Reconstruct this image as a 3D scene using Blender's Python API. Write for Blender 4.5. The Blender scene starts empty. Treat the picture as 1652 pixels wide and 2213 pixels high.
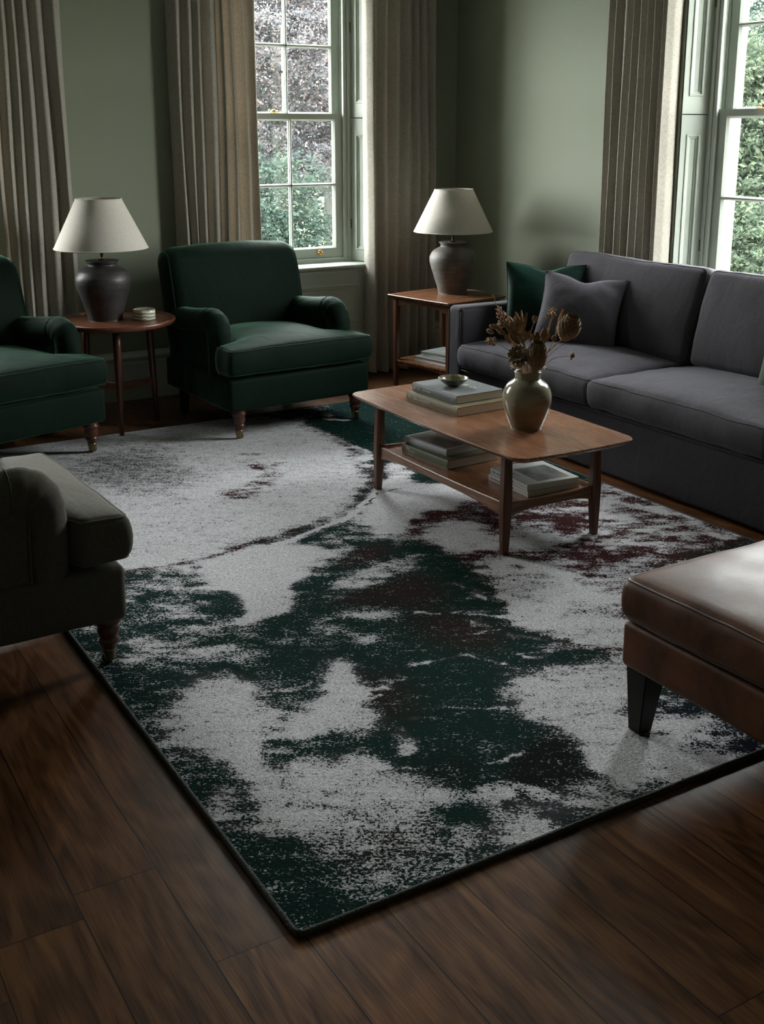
import bpy, bmesh, math, random
import numpy as np
from mathutils import Vector, Matrix, noise as mnoise
pi = math.pi
rnd = random.Random(7)
SC = bpy.context.scene
COL = SC.collection

# ---------------------------------------------------------------- camera
cam_d = bpy.data.cameras.new('camera')
cam = bpy.data.objects.new('camera', cam_d)
COL.objects.link(cam)
YAW, PITCH, FOCAL, CY = 0.538302, 0.248409, 2425.2, 901.1     # fitted on the room's own lines, pixels of the 1652 x 2213 frame
fwd = Vector((math.sin(YAW) * math.cos(PITCH), math.cos(YAW) * math.cos(PITCH), -math.sin(PITCH)))
rgt = Vector((math.cos(YAW), -math.sin(YAW), 0))
upv = rgt.cross(fwd)
cam.matrix_world = Matrix(((rgt.x, upv.x, -fwd.x, 0), (rgt.y, upv.y, -fwd.y, 0), (rgt.z, upv.z, -fwd.z, 1.65), (0, 0, 0, 1)))
cam_d.sensor_fit = 'VERTICAL'
cam_d.sensor_height = 36.0
cam_d.lens = FOCAL * 36.0 / 2213.0
cam_d.shift_y = -(1106.5 - CY) / 2213.0
cam_d.clip_start = 0.05
cam_d.clip_end = 200
SC.camera = cam

# ---------------------------------------------------------------- view and daylight
vs = SC.view_settings
SC.display_settings.display_device = 'sRGB'
vs.view_transform = 'Standard'
vs.look = 'None'
vs.gamma = 1.0
vs.use_curve_mapping = False
vs.exposure = 0.0
SKY = 62.0
w = bpy.data.worlds.new('overcast')
SC.world = w
w.use_nodes = True
wn = w.node_tree
bg = wn.nodes['Background']
tc = wn.nodes.new('ShaderNodeTexCoord')
sx = wn.nodes.new('ShaderNodeSeparateXYZ')
rp = wn.nodes.new('ShaderNodeValToRGB')
rp.color_ramp.elements[0].position = 0.0
rp.color_ramp.elements[0].color = (0.97, 0.965, 0.93, 1)
rp.color_ramp.elements[1].position = 0.7
rp.color_ramp.elements[1].color = (0.60, 0.615, 0.63, 1)
wn.links.new(tc.outputs['Generated'], sx.inputs[0])
wn.links.new(sx.outputs['Z'], rp.inputs[0])
wn.links.new(rp.outputs[0], bg.inputs['Color'])
bg.inputs['Strength'].default_value = SKY
cy = SC.cycles
cy.max_bounces = 7
cy.diffuse_bounces = 5
cy.glossy_bounces = 3
cy.transmission_bounces = 4
cy.transparent_max_bounces = 10
cy.caustics_reflective = False
cy.caustics_refractive = False
cy.sample_clamp_indirect = 6.0
cy.use_denoising = True

# ---------------------------------------------------------------- mesh helpers
def MB():
    return bmesh.new()

def obj(name, bm, mat, parent=None, smooth=True, auto=None):
    me = bpy.data.meshes.new(name)
    bmesh.ops.recalc_face_normals(bm, faces=bm.faces)
    bm.to_mesh(me)
    bm.free()
    if mat is not None:
        for m_ in (mat if isinstance(mat, (list, tuple)) else [mat]):
            me.materials.append(m_)
    if smooth:
        me.polygons.foreach_set('use_smooth', [True] * len(me.polygons))
        if auto is not None:
            me.set_sharp_from_angle(angle=math.radians(auto))
    o = bpy.data.objects.new(name, me)
    COL.objects.link(o)
    if parent is not None:
        o.parent = parent
    return o

def tag(o, label=None, cat=None, group=None, kind=None):
    if label: o['label'] = label
    if cat: o['category'] = cat
    if group: o['group'] = group
    if kind: o['kind'] = kind
    return o

def empty(name, loc=(0, 0, 0), rz=0.0, parent=None):
    o = bpy.data.objects.new(name, None)
    COL.objects.link(o)
    o.location = loc
    o.rotation_euler = (0, 0, rz)
    o.empty_display_size = 0.1
    if parent: o.parent = parent
    return o

def thing(name, label, cat, loc=(0, 0, 0), rz=0.0, group=None):
    return tag(empty(name, loc, rz), label, cat, group)

def copy_tree(o, parent=None):
    c = o.copy()
    COL.objects.link(c)
    if parent is not None: c.parent = parent
    for ch in list(o.children): copy_tree(ch, c)
    return c

def box(bm, x0, x1, y0, y1, z0, z1, M=None):
    vs_ = [bm.verts.new(Vector(p) if M is None else M @ Vector(p)) for p in
           ((x0, y0, z0), (x1, y0, z0), (x1, y1, z0), (x0, y1, z0), (x0, y0, z1), (x1, y0, z1), (x1, y1, z1), (x0, y1, z1))]
    for f in ((0, 3, 2, 1), (4, 5, 6, 7), (0, 1, 5, 4), (1, 2, 6, 5), (2, 3, 7, 6), (3, 0, 4, 7)):
        bm.faces.new([vs_[i] for i in f])

def bevel_all(bm, r, seg=2):
    bmesh.ops.bevel(bm, geom=list(bm.edges) + list(bm.verts), offset=r, segments=seg, affect='EDGES', profile=0.6, clamp_overlap=True)

def bbox(x0, x1, y0, y1, z0, z1, r=0.004, seg=2):
    b = MB()
    box(b, x0, x1, y0, y1, z0, z1)
    bevel_all(b, r, seg)
    return b

def axis_samples(h, r, n, k=3):
    s = [-h + r * i / k for i in range(k)]
    inner = [-(h - r) + 2 * (h - r) * i / n for i in range(n + 1)]
    return s + inner + [-v for v in reversed(s)]

def rbox(bm, c, half, r, n=(6, 6, 4), f=None, k=3):
    """rounded box on a grid, optionally bent by f (a map of points)"""
    hx, hy, hz = half
    X, Y, Z = axis_samples(hx, r, n[0], k), axis_samples(hy, r, n[1], k), axis_samples(hz, r, n[2], k)
    nx, ny, nz = len(X) - 1, len(Y) - 1, len(Z) - 1
    V = {}
    def vert(i, j, l):
        key = (i, j, l)
        if key not in V:
            p = Vector((X[i], Y[j], Z[l]))
            q = Vector((max(-hx + r, min(hx - r, p.x)), max(-hy + r, min(hy - r, p.y)), max(-hz + r, min(hz - r, p.z))))
            d = p - q
            if d.length > 1e-9: p = q + d.normalized() * r
            if f: p = f(p)
            V[key] = bm.verts.new(p + Vector(c))
        return V[key]
    for i in range(nx):
        for j in range(ny):
            for l in (0, nz):
                bm.faces.new([vert(i, j, l), vert(i + 1, j, l), vert(i + 1, j + 1, l), vert(i, j + 1, l)])
    for i in range(nx):
        for l in range(nz):
            for j in (0, ny):
                bm.faces.new([vert(i, j, l), vert(i + 1, j, l), vert(i + 1, j, l + 1), vert(i, j, l + 1)])
    for j in range(ny):
        for l in range(nz):
            for i in (0, nx):
                bm.faces.new([vert(i, j, l), vert(i, j + 1, l), vert(i, j + 1, l + 1), vert(i, j, l + 1)])

def loft(bm, rings, cap=True, closed=True):
    R = [[bm.verts.new(Vector(p)) for p in ring] for ring in rings]
    n = len(R[0])
    for a, b in zip(R, R[1:]):
        for i in range(n if closed else n - 1):
            j = (i + 1) % n
            bm.faces.new([a[i], a[j], b[j], b[i]])
    if cap:
        bm.faces.new(list(reversed(R[0])))
        bm.faces.new(R[-1])
    return R

def tube(bm, pts, rad, seg=8, cap=True, closed=False, squash=None):
    P = [Vector(p) for p in pts]
    n = len(P)
    if not isinstance(rad, (list, tuple)): rad = [rad] * n
    T = []
    for i in range(n):
        a = P[(i - 1) % n] if (closed or i > 0) else P[i]
        b = P[(i + 1) % n] if (closed or i < n - 1) else P[i]
        d = (b - a)
        T.append(d.normalized() if d.length > 1e-9 else Vector((0, 0, 1)))
    u = T[0].orthogonal().normalized()
    rings = []
    for i in range(n):
        u = (u - T[i] * u.dot(T[i]))
        u = u.normalized() if u.length > 1e-6 else T[i].orthogonal().normalized()
        v = T[i].cross(u)
        rings.append([P[i] + (u * math.cos(2 * pi * k / seg) + v * math.sin(2 * pi * k / seg)) * rad[i] for k in range(seg)])
    if closed:
        R = [[bm.verts.new(p) for p in ring] for ring in rings]
        for a in range(n):
            A, B = R[a], R[(a + 1) % n]
            for k in range(seg):
                bm.faces.new([A[k], A[(k + 1) % seg], B[(k + 1) % seg], B[k]])
    else:
        loft(bm, rings, cap)

def smooth_path(pts, n=4):
    """Catmull-Rom through the points"""
    P = [Vector(p) for p in pts]
    out = []
    for i in range(len(P) - 1):
        p0, p1, p2, p3 = P[max(i - 1, 0)], P[i], P[i + 1], P[min(i + 2, len(P) - 1)]
        for k in range(n):
            t = k / n
            out.append(0.5 * ((2 * p1) + (p2 - p0) * t + (2 * p0 - 5 * p1 + 4 * p2 - p3) * t * t + (3 * p1 - p0 - 3 * p2 + p3) * t ** 3))
    out.append(P[-1])
    return out

def lathe(bm, prof, seg=32, c=(0, 0, 0), M=None):
    c = Vector(c)
    rings = []
    for r, z in prof:
        ring = [Vector((max(r, 1e-4) * math.cos(2 * pi * k / seg), max(r, 1e-4) * math.sin(2 * pi * k / seg), z)) for k in range(seg)]
        rings.append([(M @ p if M else p) + c for p in ring])
    loft(bm, rings, cap=True)

def spline1(pts, n=5):
    return [(p.x, p.y) for p in smooth_path([(a, b, 0) for a, b in pts], n)]

def offset_poly(pts, d):
    n = len(pts)
    out = []
    for i in range(n):
        a, b, c = Vector(pts[i - 1]), Vector(pts[i]), Vector(pts[(i + 1) % n])
        e1, e2 = (b - a).normalized(), (c - b).normalized()
        n1, n2 = Vector((e1.y, -e1.x)), Vector((e2.y, -e2.x))
        m = (n1 + n2)
        m = m / max(0.3, m.length_squared / 2) if m.length > 1e-6 else n1
        out.append(b + m * d)
    return out

def slab(bm, outline, prof):
    """counter-clockwise outline, rings of (offset, z) from bottom to top"""
    rings = []
    for d, z in prof:
        rings.append([Vector((p[0], p[1], z)) for p in offset_poly([Vector(q) for q in outline], d)])
    loft(bm, rings, cap=True)

def rounded_rect(hx, hy, r, seg=6, bow_x=0.0, bow_y=0.0):
    pts = []
    for cx, cy_, a0 in ((hx - r, hy - r, 0), (-hx + r, hy - r, pi / 2), (-hx + r, -hy + r, pi), (hx - r, -hy + r, 3 * pi / 2)):
        for k in range(seg + 1):
            a = a0 + pi / 2 * k / seg
            pts.append((cx + r * math.cos(a), cy_ + r * math.sin(a)))
    # add points along the sides so that they can bow
    out = []
    n = len(pts)
    for i in range(n):
        a, b = Vector(pts[i]), Vector(pts[(i + 1) % n])
        out.append(a)
        L = (b - a).length
        if L > 2.5 * r * pi / 2 / seg and L > 0.05:
            m = max(2, int(L / 0.06))
            for k in range(1, m): out.append(a.lerp(b, k / m))
    return [(p.x + math.copysign(bow_x, p.x) * (1 - (p.y / hy) ** 2) * (abs(p.x) / hx), p.y + math.copysign(bow_y, p.y) * (1 - (p.x / hx) ** 2) * (abs(p.y) / hy)) for p in out]

def sstep(a, b, x):
    t = max(0.0, min(1.0, (x - a) / (b - a)))
    return t * t * (3 - 2 * t)

def nz3(x, y, z):
    return mnoise.noise(Vector((x, y, z)))

# ---------------------------------------------------------------- material helpers
class NT:
    def __init__(self, name):
        self.m = bpy.data.materials.new(name)
        self.m.use_nodes = True
        self.t = self.m.node_tree
        self.b = self.t.nodes['Principled BSDF']
        self.out = self.t.nodes['Material Output']
    def n(self, typ, **kw):
        nd = self.t.nodes.new(typ)
        for k, v in kw.items(): setattr(nd, k, v)
        return nd
    def l(self, a, b): self.t.links.new(a, b)
    def co(self, kind='Object', scale=(1, 1, 1), rot=(0, 0, 0), loc=(0, 0, 0)):
        t = self.n('ShaderNodeTexCoord')
        mp = self.n('ShaderNodeMapping')
        mp.inputs['Scale'].default_value = scale
        mp.inputs['Rotation'].default_value = rot
        mp.inputs['Location'].default_value = loc
        self.l(t.outputs[kind], mp.inputs[0])
        return mp.outputs[0]
    def noise(self, vec, scale, detail=3, rough=0.5, dist=0.0):
        nd = self.n('ShaderNodeTexNoise')
        nd.inputs['Scale'].default_value = scale
        nd.inputs['Detail'].default_value = detail
        nd.inputs['Roughness'].default_value = rough
        nd.inputs['Distortion'].default_value = dist
        self.l(vec, nd.inputs['Vector'])
        return nd.outputs['Fac']
    def ramp(self, fac, stops):
        r = self.n('ShaderNodeValToRGB')
        e = r.color_ramp.elements
        while len(e) < len(stops): e.new(0.5)
        for i, (p, c) in enumerate(stops):
            e[i].position = p
            e[i].color = (*c, 1) if len(c) == 3 else c
        self.l(fac, r.inputs[0])
        return r.outputs[0]
    def math(self, op, a, b=None, c=None, clamp=False):
        nd = self.n('ShaderNodeMath', operation=op)
        nd.use_clamp = clamp
        for i, v in enumerate((a, b, c)):
            if v is None: continue
            if isinstance(v, (int, float)): nd.inputs[i].default_value = v
            else: self.l(v, nd.inputs[i])
        return nd.outputs[0]
    def mix(self, fac, a, b, typ='MIX'):
        nd = self.n('ShaderNodeMix', data_type='RGBA', blend_type=typ)
        for s, v in ((nd.inputs[0], fac), (nd.inputs[6], a), (nd.inputs[7], b)):
            if isinstance(v, (int, float)): s.default_value = v
            elif isinstance(v, tuple): s.default_value = (*v, 1) if len(v) == 3 else v
            else: self.l(v, s)
        return nd.outputs[2]
    def bump(self, h, strength=0.3, dist=0.01):
        nd = self.n('ShaderNodeBump')
        nd.inputs['Strength'].default_value = strength
        nd.inputs['Distance'].default_value = dist
        self.l(h, nd.inputs['Height'])
        self.l(nd.outputs[0], self.b.inputs['Normal'])
        return nd
    def set(self, **kw):
        for k, v in kw.items():
            s = self.b.inputs[k.replace('_', ' ')]
            if isinstance(v, (int, float)): s.default_value = v
            elif isinstance(v, tuple): s.default_value = (*v, 1) if (len(v) == 3 and s.type == 'RGBA') else v
            else: self.l(v, s)
        return self

def plain(name, col, rough=0.5, metal=0.0, **kw):
    m = NT(name)
    m.set(Base_Color=col, Roughness=rough, Metallic=metal, **kw)
    return m.m

def fabric(name, col, col2=None, sheen=0.15, rough=0.85, weave=900.0, var=6.0, tint=(1, 1, 1), bump=0.15, sheen_rough=0.4, rumple=0.0):
    m = NT(name)
    v = m.co()
    big = m.noise(v, var, 4, 0.6)
    c2 = col2 or tuple(x * 0.78 for x in col)
    wx = m.noise(m.co(scale=(1, 1, 6)), weave / 8, 2, 0.6)
    wy = m.noise(m.co(scale=(6, 6, 1)), weave / 8, 2, 0.6)
    wv = m.math('ADD', wx, wy)
    base = m.mix(m.math('MULTIPLY', big, 1.0), c2, col)
    f2 = m.ramp(m.math('MULTIPLY', wv, 0.5), [(0.35, (0.72, 0.72, 0.72)), (0.65, (1.25, 1.25, 1.25))])
    slub = m.ramp(m.math('ADD', m.math('MULTIPLY', m.noise(m.co(scale=(1, 1, 9)), 55, 3, 0.65), 0.5), m.math('MULTIPLY', m.noise(m.co(scale=(9, 9, 1)), 40, 3, 0.65), 0.5)), [(0.38, (0.80, 0.80, 0.80)), (0.62, (1.18, 1.18, 1.18))])
    base = m.mix(1.0, base, slub, 'MULTIPLY')
    m.set(Base_Color=m.mix(1.0, base, f2, 'MULTIPLY'), Roughness=rough, Sheen_Weight=sheen, Sheen_Roughness=sheen_rough, Sheen_Tint=tint)
    m.set(Specular_IOR_Level=0.2)
    bn = m.bump(wv, bump, 0.002)
    if rumple:
        b2 = m.n('ShaderNodeBump')
        b2.inputs['Strength'].default_value = rumple
        b2.inputs['Distance'].default_value = 0.02
        m.l(m.math('ADD', m.noise(m.co(scale=(1, 1.6, 1)), 5, 2, 0.5, 0.8), m.math('MULTIPLY', m.noise(m.co(scale=(1, 2.2, 1)), 11, 2, 0.5, 0.6), 0.35)), b2.inputs['Height'])
        m.l(b2.outputs[0], bn.inputs['Normal'])
    return m.m

def velvet(name, col, tint, sheen=0.7):
    m = NT(name)
    big = m.noise(m.co(), 4.0, 4, 0.6, 0.6)
    c = m.mix(big, tuple(x * 0.55 for x in col), tuple(x * 1.5 for x in col))
    m.set(Base_Color=c, Roughness=0.75, Sheen_Weight=sheen, Sheen_Roughness=0.32, Sheen_Tint=tint, Specular_IOR_Level=0.12)
    bn = m.bump(m.noise(m.co(), 300, 2), 0.08, 0.002)
    b2 = m.n('ShaderNodeBump')
    b2.inputs['Strength'].default_value = 0.22
    b2.inputs['Distance'].default_value = 0.02
    m.l(m.noise(m.co(), 8, 3, 0.55, 1.2), b2.inputs['Height'])
    m.l(b2.outputs[0], bn.inputs['Normal'])
    return m.m

def wood(name, dark, light, axis='Y', scale=1.0, rough=0.38, coat=0.0):
    m = NT(name)
    s = {'X': (1.5, 42, 42), 'Y': (42, 1.5, 42), 'Z': (42, 42, 1.5)}[axis]
    v = m.co(scale=tuple(q * scale for q in s))
    g1 = m.noise(v, 1.6, 6, 0.65, 0.6)
    s2 = {'X': (2, 120, 120), 'Y': (120, 2, 120), 'Z': (120, 120, 2)}[axis]
    g2 = m.noise(m.co(scale=s2), 2.0, 3, 0.6)
    big = m.noise(m.co(), 2.2, 2)
    f = m.math('ADD', m.math('MULTIPLY', g1, 0.75), m.math('MULTIPLY', g2, 0.25))
    f = m.math('ADD', f, m.math('MULTIPLY', m.math('SUBTRACT', big, 0.5), 0.30))
    c = m.ramp(f, [(0.30, dark), (0.52, tuple((a + b) / 2 for a, b in zip(dark, light))), (0.72, light)])
    m.set(Base_Color=c, Roughness=m.math('ADD', m.math('MULTIPLY', g1, 0.18), rough - 0.09), Specular_IOR_Level=0.5)
    if coat: m.set(Coat_Weight=coat, Coat_Roughness=0.25)
    m.bump(f, 0.02, 0.001)
    return m.m
# ---------------------------------------------------------------- materials
M = {}
def paint(name, col, rough=0.55, b=0.04):
    m = NT(name)
    n1 = m.noise(m.co(), 1.3, 3)
    c = m.mix(n1, tuple(x * 0.94 for x in col), tuple(x * 1.05 for x in col))
    m.set(Base_Color=c, Roughness=rough, Specular_IOR_Level=0.35)
    m.bump(m.noise(m.co(), 180, 3), b, 0.003)
    return m.m
M['wall'] = paint('sage_wall_paint', (0.222, 0.243, 0.183), 0.65, 0.08)
M['trim'] = paint('sage_eggshell_trim', (0.47, 0.51, 0.455), 0.42, 0.02)
M['ceiling'] = paint('ceiling_paint', (0.50, 0.50, 0.47), 0.8)
M['bounce_ground'] = paint('pale_bounce_ground', (0.60, 0.585, 0.54), 0.9, 0.3)  # pale reflector ground, added to throw daylight up to ceiling and walls
M['stone'] = paint('cream_stone', (0.22, 0.195, 0.16), 0.8, 0.2)
M['brass'] = plain('aged_brass', (0.72, 0.50, 0.20), 0.28, 1.0)
M['brass_dark'] = plain('dull_brass', (0.24, 0.19, 0.095), 0.36, 1.0)
M['caster'] = plain('dark_caster', (0.05, 0.04, 0.03), 0.35, 0.6)

g = NT('window_glass')
tr = g.n('ShaderNodeBsdfTransparent')
tr.inputs[0].default_value = (0.97, 0.985, 0.98, 1)
gl = g.n('ShaderNodeBsdfGlossy')
gl.inputs['Roughness'].default_value = 0.0
fr = g.n('ShaderNodeLayerWeight')
fr.inputs['Blend'].default_value = 0.5
frs = g.math('MULTIPLY_ADD', g.math('POWER', fr.outputs['Facing'], 5.0), 0.9, 0.045, clamp=True)
mx = g.n('ShaderNodeMixShader')
g.l(frs, mx.inputs[0])
g.l(tr.outputs[0], mx.inputs[1])
g.l(gl.outputs[0], mx.inputs[2])
g.l(mx.outputs[0], g.out.inputs['Surface'])
M['glass'] = g.m

# floor: oak boards 193 mm wide running along Y
f = NT('oak_boards')
PW, X0 = 0.1932, 0.323
t = f.n('ShaderNodeTexCoord')
sp = f.n('ShaderNodeSeparateXYZ')
f.l(t.outputs['Object'], sp.inputs[0])
u = f.math('DIVIDE', f.math('SUBTRACT', sp.outputs['X'], X0), PW)
row = f.math('FLOOR', u)
fu = f.math('FRACT', u)
wn1 = f.n('ShaderNodeTexWhiteNoise', noise_dimensions='1D')
f.l(row, wn1.inputs['W'])
yy = f.math('ADD', f.math('DIVIDE', sp.outputs['Y'], 2.3), f.math('MULTIPLY', wn1.outputs['Value'], 7.0))
seg_ = f.math('FLOOR', yy)
fy = f.math('FRACT', yy)
cmb = f.n('ShaderNodeCombineXYZ')
f.l(row, cmb.inputs[0]); f.l(seg_, cmb.inputs[1])
wn2 = f.n('ShaderNodeTexWhiteNoise', noise_dimensions='2D')
f.l(cmb.outputs[0], wn2.inputs['Vector'])
rv = wn2.outputs['Value']
off = f.n('ShaderNodeCombineXYZ')
f.l(f.math('MULTIPLY', rv, 13.0), off.inputs[0]); f.l(f.math('MULTIPLY', rv, 31.0), off.inputs[1]); f.l(f.math('MULTIPLY', rv, 17.0), off.inputs[2])
va = f.n('ShaderNodeVectorMath', operation='ADD')
f.l(t.outputs['Object'], va.inputs[0]); f.l(off.outputs[0], va.inputs[1])
def smap(sc):
    mp = f.n('ShaderNodeMapping')
    mp.inputs['Scale'].default_value = sc
    f.l(va.outputs[0], mp.inputs[0])
    return mp.outputs[0]
warp = f.noise(smap((4.5, 0.9, 1)), 1.0, 3, 0.55, 0.4)
ringv = f.math('SINE', f.math('MULTIPLY', warp, 60.0))
ring = f.math('MULTIPLY_ADD', ringv, 0.5, 0.5)
fine = f.noise(smap((210, 7, 1)), 1.0, 5, 0.7, 0.5)
mid = f.noise(smap((26, 1.6, 1)), 1.0, 4, 0.6, 0.5)
vor = f.n('ShaderNodeTexVoronoi', feature='F1')
vor.inputs['Scale'].default_value = 1.0
f.l(smap((4.0, 1.5, 1)), vor.inputs['Vector'])
knot = f.math('SUBTRACT', 1.0, f.math('MULTIPLY', vor.outputs['Distance'], 7.0), clamp=True)
g0 = f.math('ADD', f.math('MULTIPLY', fine, 0.48), f.math('ADD', f.math('MULTIPLY', mid, 0.40), f.math('MULTIPLY', ring, 0.12)))
colr = f.ramp(g0, [(0.34, (0.033, 0.0135, 0.0056)), (0.50, (0.100, 0.0430, 0.0182)), (0.66, (0.185, 0.087, 0.039))])
tone = f.ramp(rv, [(0.0, (0.72, 0.70, 0.70)), (0.5, (1.0, 0.98, 0.95)), (1.0, (1.22, 1.16, 1.05))])
colr = f.mix(1.0, colr, tone, 'MULTIPLY')
blotch = f.noise(smap((3.0, 2.2, 1)), 1.0, 4, 0.6, 0.8)
colr = f.mix(f.math('MULTIPLY', f.ramp(blotch, [(0.45, (0, 0, 0)), (0.75, (1, 1, 1))]), 0.45), colr, (0.035, 0.018, 0.013))
colr = f.mix(f.math('MULTIPLY', knot, 0.85), colr, (0.012, 0.008, 0.007))
du = f.math('ABSOLUTE', f.math('SUBTRACT', fu, 0.5))
seam = f.math('GREATER_THAN', du, 0.4915)
dy_ = f.math('ABSOLUTE', f.math('SUBTRACT', fy, 0.5))
seam = f.math('MAXIMUM', seam, f.math('GREATER_THAN', dy_, 0.4994))
colr = f.mix(f.math('MULTIPLY', seam, 0.9), colr, (0.006, 0.004, 0.003))
f.set(Base_Color=colr, Roughness=f.math('ADD', f.math('MULTIPLY', fine, 0.16), 0.25), Specular_IOR_Level=0.24)
hh = f.math('SUBTRACT', f.math('MULTIPLY', g0, 0.35), f.math('MULTIPLY', seam, 1.0))
f.bump(hh, 0.22, 0.003)
M['floor'] = f.m

M['velvet'] = velvet('bottle_green_velvet', (0.0020, 0.0095, 0.0054), (0.40, 0.84, 0.58), 0.26)
M['velvet_piping'] = velvet('green_velvet_piping', (0.005, 0.017, 0.012), (0.55, 0.9, 0.74), 0.6)
M['velvet_cushion'] = velvet('green_cushion_velvet', (0.0035, 0.020, 0.0145), (0.4, 0.85, 0.68), 0.38)
M['grey_velvet'] = velvet('grey_cushion_velvet', (0.070, 0.064, 0.074), (0.9, 0.88, 1.0), 0.4)
M['sage_velvet'] = velvet('sage_cushion_velvet', (0.066, 0.088, 0.068), (0.85, 1.0, 0.9), 0.35)
M['taupe'] = fabric('taupe_wool', (0.090, 0.083, 0.066), (0.070, 0.064, 0.052), 0.12, 0.9, 1100, 5, (1, .97, .9), 0.12, rumple=0.16)
M['taupe_piping'] = fabric('taupe_piping', (0.10, 0.093, 0.076), None, 0.12, 0.9, 1100, 5)
M['sofa'] = fabric('charcoal_linen', (0.050, 0.0455, 0.053), (0.038, 0.0345, 0.041), 0.14, 0.88, 800, 7, (0.9, 0.9, 1.0), 0.22, rumple=0.2)
M['sofa_piping'] = fabric('charcoal_seam', (0.052, 0.048, 0.055), None, 0.1, 0.88, 800, 7)
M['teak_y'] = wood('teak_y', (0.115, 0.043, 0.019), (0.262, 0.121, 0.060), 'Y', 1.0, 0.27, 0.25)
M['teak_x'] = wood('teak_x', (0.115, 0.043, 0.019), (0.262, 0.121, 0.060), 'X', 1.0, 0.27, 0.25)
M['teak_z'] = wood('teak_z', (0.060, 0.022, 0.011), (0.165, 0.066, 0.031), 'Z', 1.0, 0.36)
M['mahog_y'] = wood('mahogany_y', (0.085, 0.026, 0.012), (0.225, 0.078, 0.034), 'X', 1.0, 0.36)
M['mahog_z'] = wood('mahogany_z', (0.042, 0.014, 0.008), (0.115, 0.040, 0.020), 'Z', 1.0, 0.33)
M['turned'] = wood('turned_mahogany', (0.045, 0.014, 0.009), (0.105, 0.036, 0.021), 'Z', 1.0, 0.3)
M['black_wood'] = wood('ebonised_wood', (0.006, 0.005, 0.004), (0.013, 0.011, 0.009), 'Z', 1.0, 0.45)
M['black_wood'].node_tree.nodes['Principled BSDF'].inputs['Specular IOR Level'].default_value = 0.18

# curtain linen: lets some daylight through
c = NT('taupe_linen_curtain')
v = c.co()
wv = c.math('ADD', c.noise(c.co(scale=(1, 1, .12)), 420, 2, 0.7), c.noise(c.co(scale=(.12, .12, 1)), 420, 2, 0.7))
cc = c.ramp(c.math('MULTIPLY', wv, 0.5), [(0.33, (0.255, 0.235, 0.203)), (0.66, (0.475, 0.442, 0.388))])
c.set(Base_Color=cc, Roughness=0.9, Specular_IOR_Level=0.15, Sheen_Weight=0.08)
c.bump(wv, 0.2, 0.002)
trl = c.n('ShaderNodeBsdfTranslucent')
c.l(c.mix(1.0, cc, (1.15, 0.92, 0.70), 'MULTIPLY'), trl.inputs[0])
mx = c.n('ShaderNodeMixShader')
mx.inputs[0].default_value = 0.08
c.l(c.b.outputs[0], mx.inputs[1]); c.l(trl.outputs[0], mx.inputs[2])
c.l(mx.outputs[0], c.out.inputs['Surface'])
M['curtain'] = c.m

c = NT('linen_lampshade')
wv = c.math('ADD', c.noise(c.co(scale=(1, 1, .1)), 520, 2, 0.7), c.noise(c.co(scale=(.1, .1, 1)), 520, 2, 0.7))
cc = c.ramp(c.math('MULTIPLY', wv, 0.5), [(0.3, (0.55, 0.51, 0.45)), (0.7, (0.80, 0.765, 0.70))])
c.set(Base_Color=cc, Roughness=0.85, Specular_IOR_Level=0.2)
c.bump(wv, 0.15, 0.002)
trl = c.n('ShaderNodeBsdfTranslucent')
c.l(cc, trl.inputs[0])
mx = c.n('ShaderNodeMixShader')
mx.inputs[0].default_value = 0.25
c.l(c.b.outputs[0], mx.inputs[1]); c.l(trl.outputs[0], mx.inputs[2])
c.l(mx.outputs[0], c.out.inputs['Surface'])
M['shade'] = c.m

def pottery(name, ca, cb, cpatch, rough, patch_dir=0.0):
    m = NT(name)
    n1 = m.noise(m.co(), 9, 5, 0.65, 0.6)
    n2 = m.noise(m.co(scale=(1, 1, 9)), 7, 4, 0.6)
    c0 = m.ramp(m.math('MULTIPLY_ADD', n2, 0.5, m.math('MULTIPLY', n1, 0.5)), [(0.35, ca), (0.65, cb)])
    n3 = m.noise(m.co(loc=(patch_dir, 0, 0)), 4.2, 3, 0.55, 0.4)
    c0 = m.mix(m.ramp(n3, [(0.50, (0, 0, 0)), (0.66, (1, 1, 1))]), c0, cpatch)
    sep = m.n('ShaderNodeSeparateXYZ')
    m.l(m.co(), sep.inputs[0])
    rings = m.math('SINE', m.math('MULTIPLY', sep.outputs['Z'], 420.0))
    m.set(Base_Color=c0, Roughness=rough)
    m.bump(m.math('ADD', m.math('MULTIPLY', rings, 0.10), m.math('ADD', n1, m.noise(m.co(), 60, 3))), 0.25, 0.004)
    return m.m
M['pot_dark'] = pottery('dark_stoneware', (0.018, 0.0165, 0.016), (0.048, 0.044, 0.044), (0.022, 0.013, 0.009), 0.48)
M['pot_grey'] = pottery('weathered_grey_terracotta', (0.075, 0.071, 0.067), (0.150, 0.141, 0.130), (0.125, 0.060, 0.033), 0.62, 3.7)

m = NT('speckled_olive_glaze')
vz = m.n('ShaderNodeTexVoronoi'); vz.inputs['Scale'].default_value = 75
m.l(m.co(), vz.inputs['Vector'])
spk = m.math('LESS_THAN', vz.outputs['Distance'], m.math('MULTIPLY', m.noise(m.co(), 30, 2), 0.37))
n1 = m.noise(m.co(scale=(1, 1, 2)), 8, 4)
sz = m.n('ShaderNodeSeparateXYZ'); m.l(m.co(), sz.inputs[0])
low = m.ramp(m.math('ADD', sz.outputs['Z'], m.math('MULTIPLY', n1, 0.05)), [(0.10, (1, 1, 1)), (0.17, (0, 0, 0))])
base = m.mix(n1, (0.19, 0.168, 0.118), (0.33, 0.30, 0.222))
base = m.mix(m.math('MULTIPLY', low, 0.5), base, (0.20, 0.125, 0.062))
m.set(Base_Color=m.mix(m.math('MULTIPLY', spk, 0.62), base, (0.045, 0.025, 0.014)), Roughness=0.16, Specular_IOR_Level=0.55)
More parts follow.
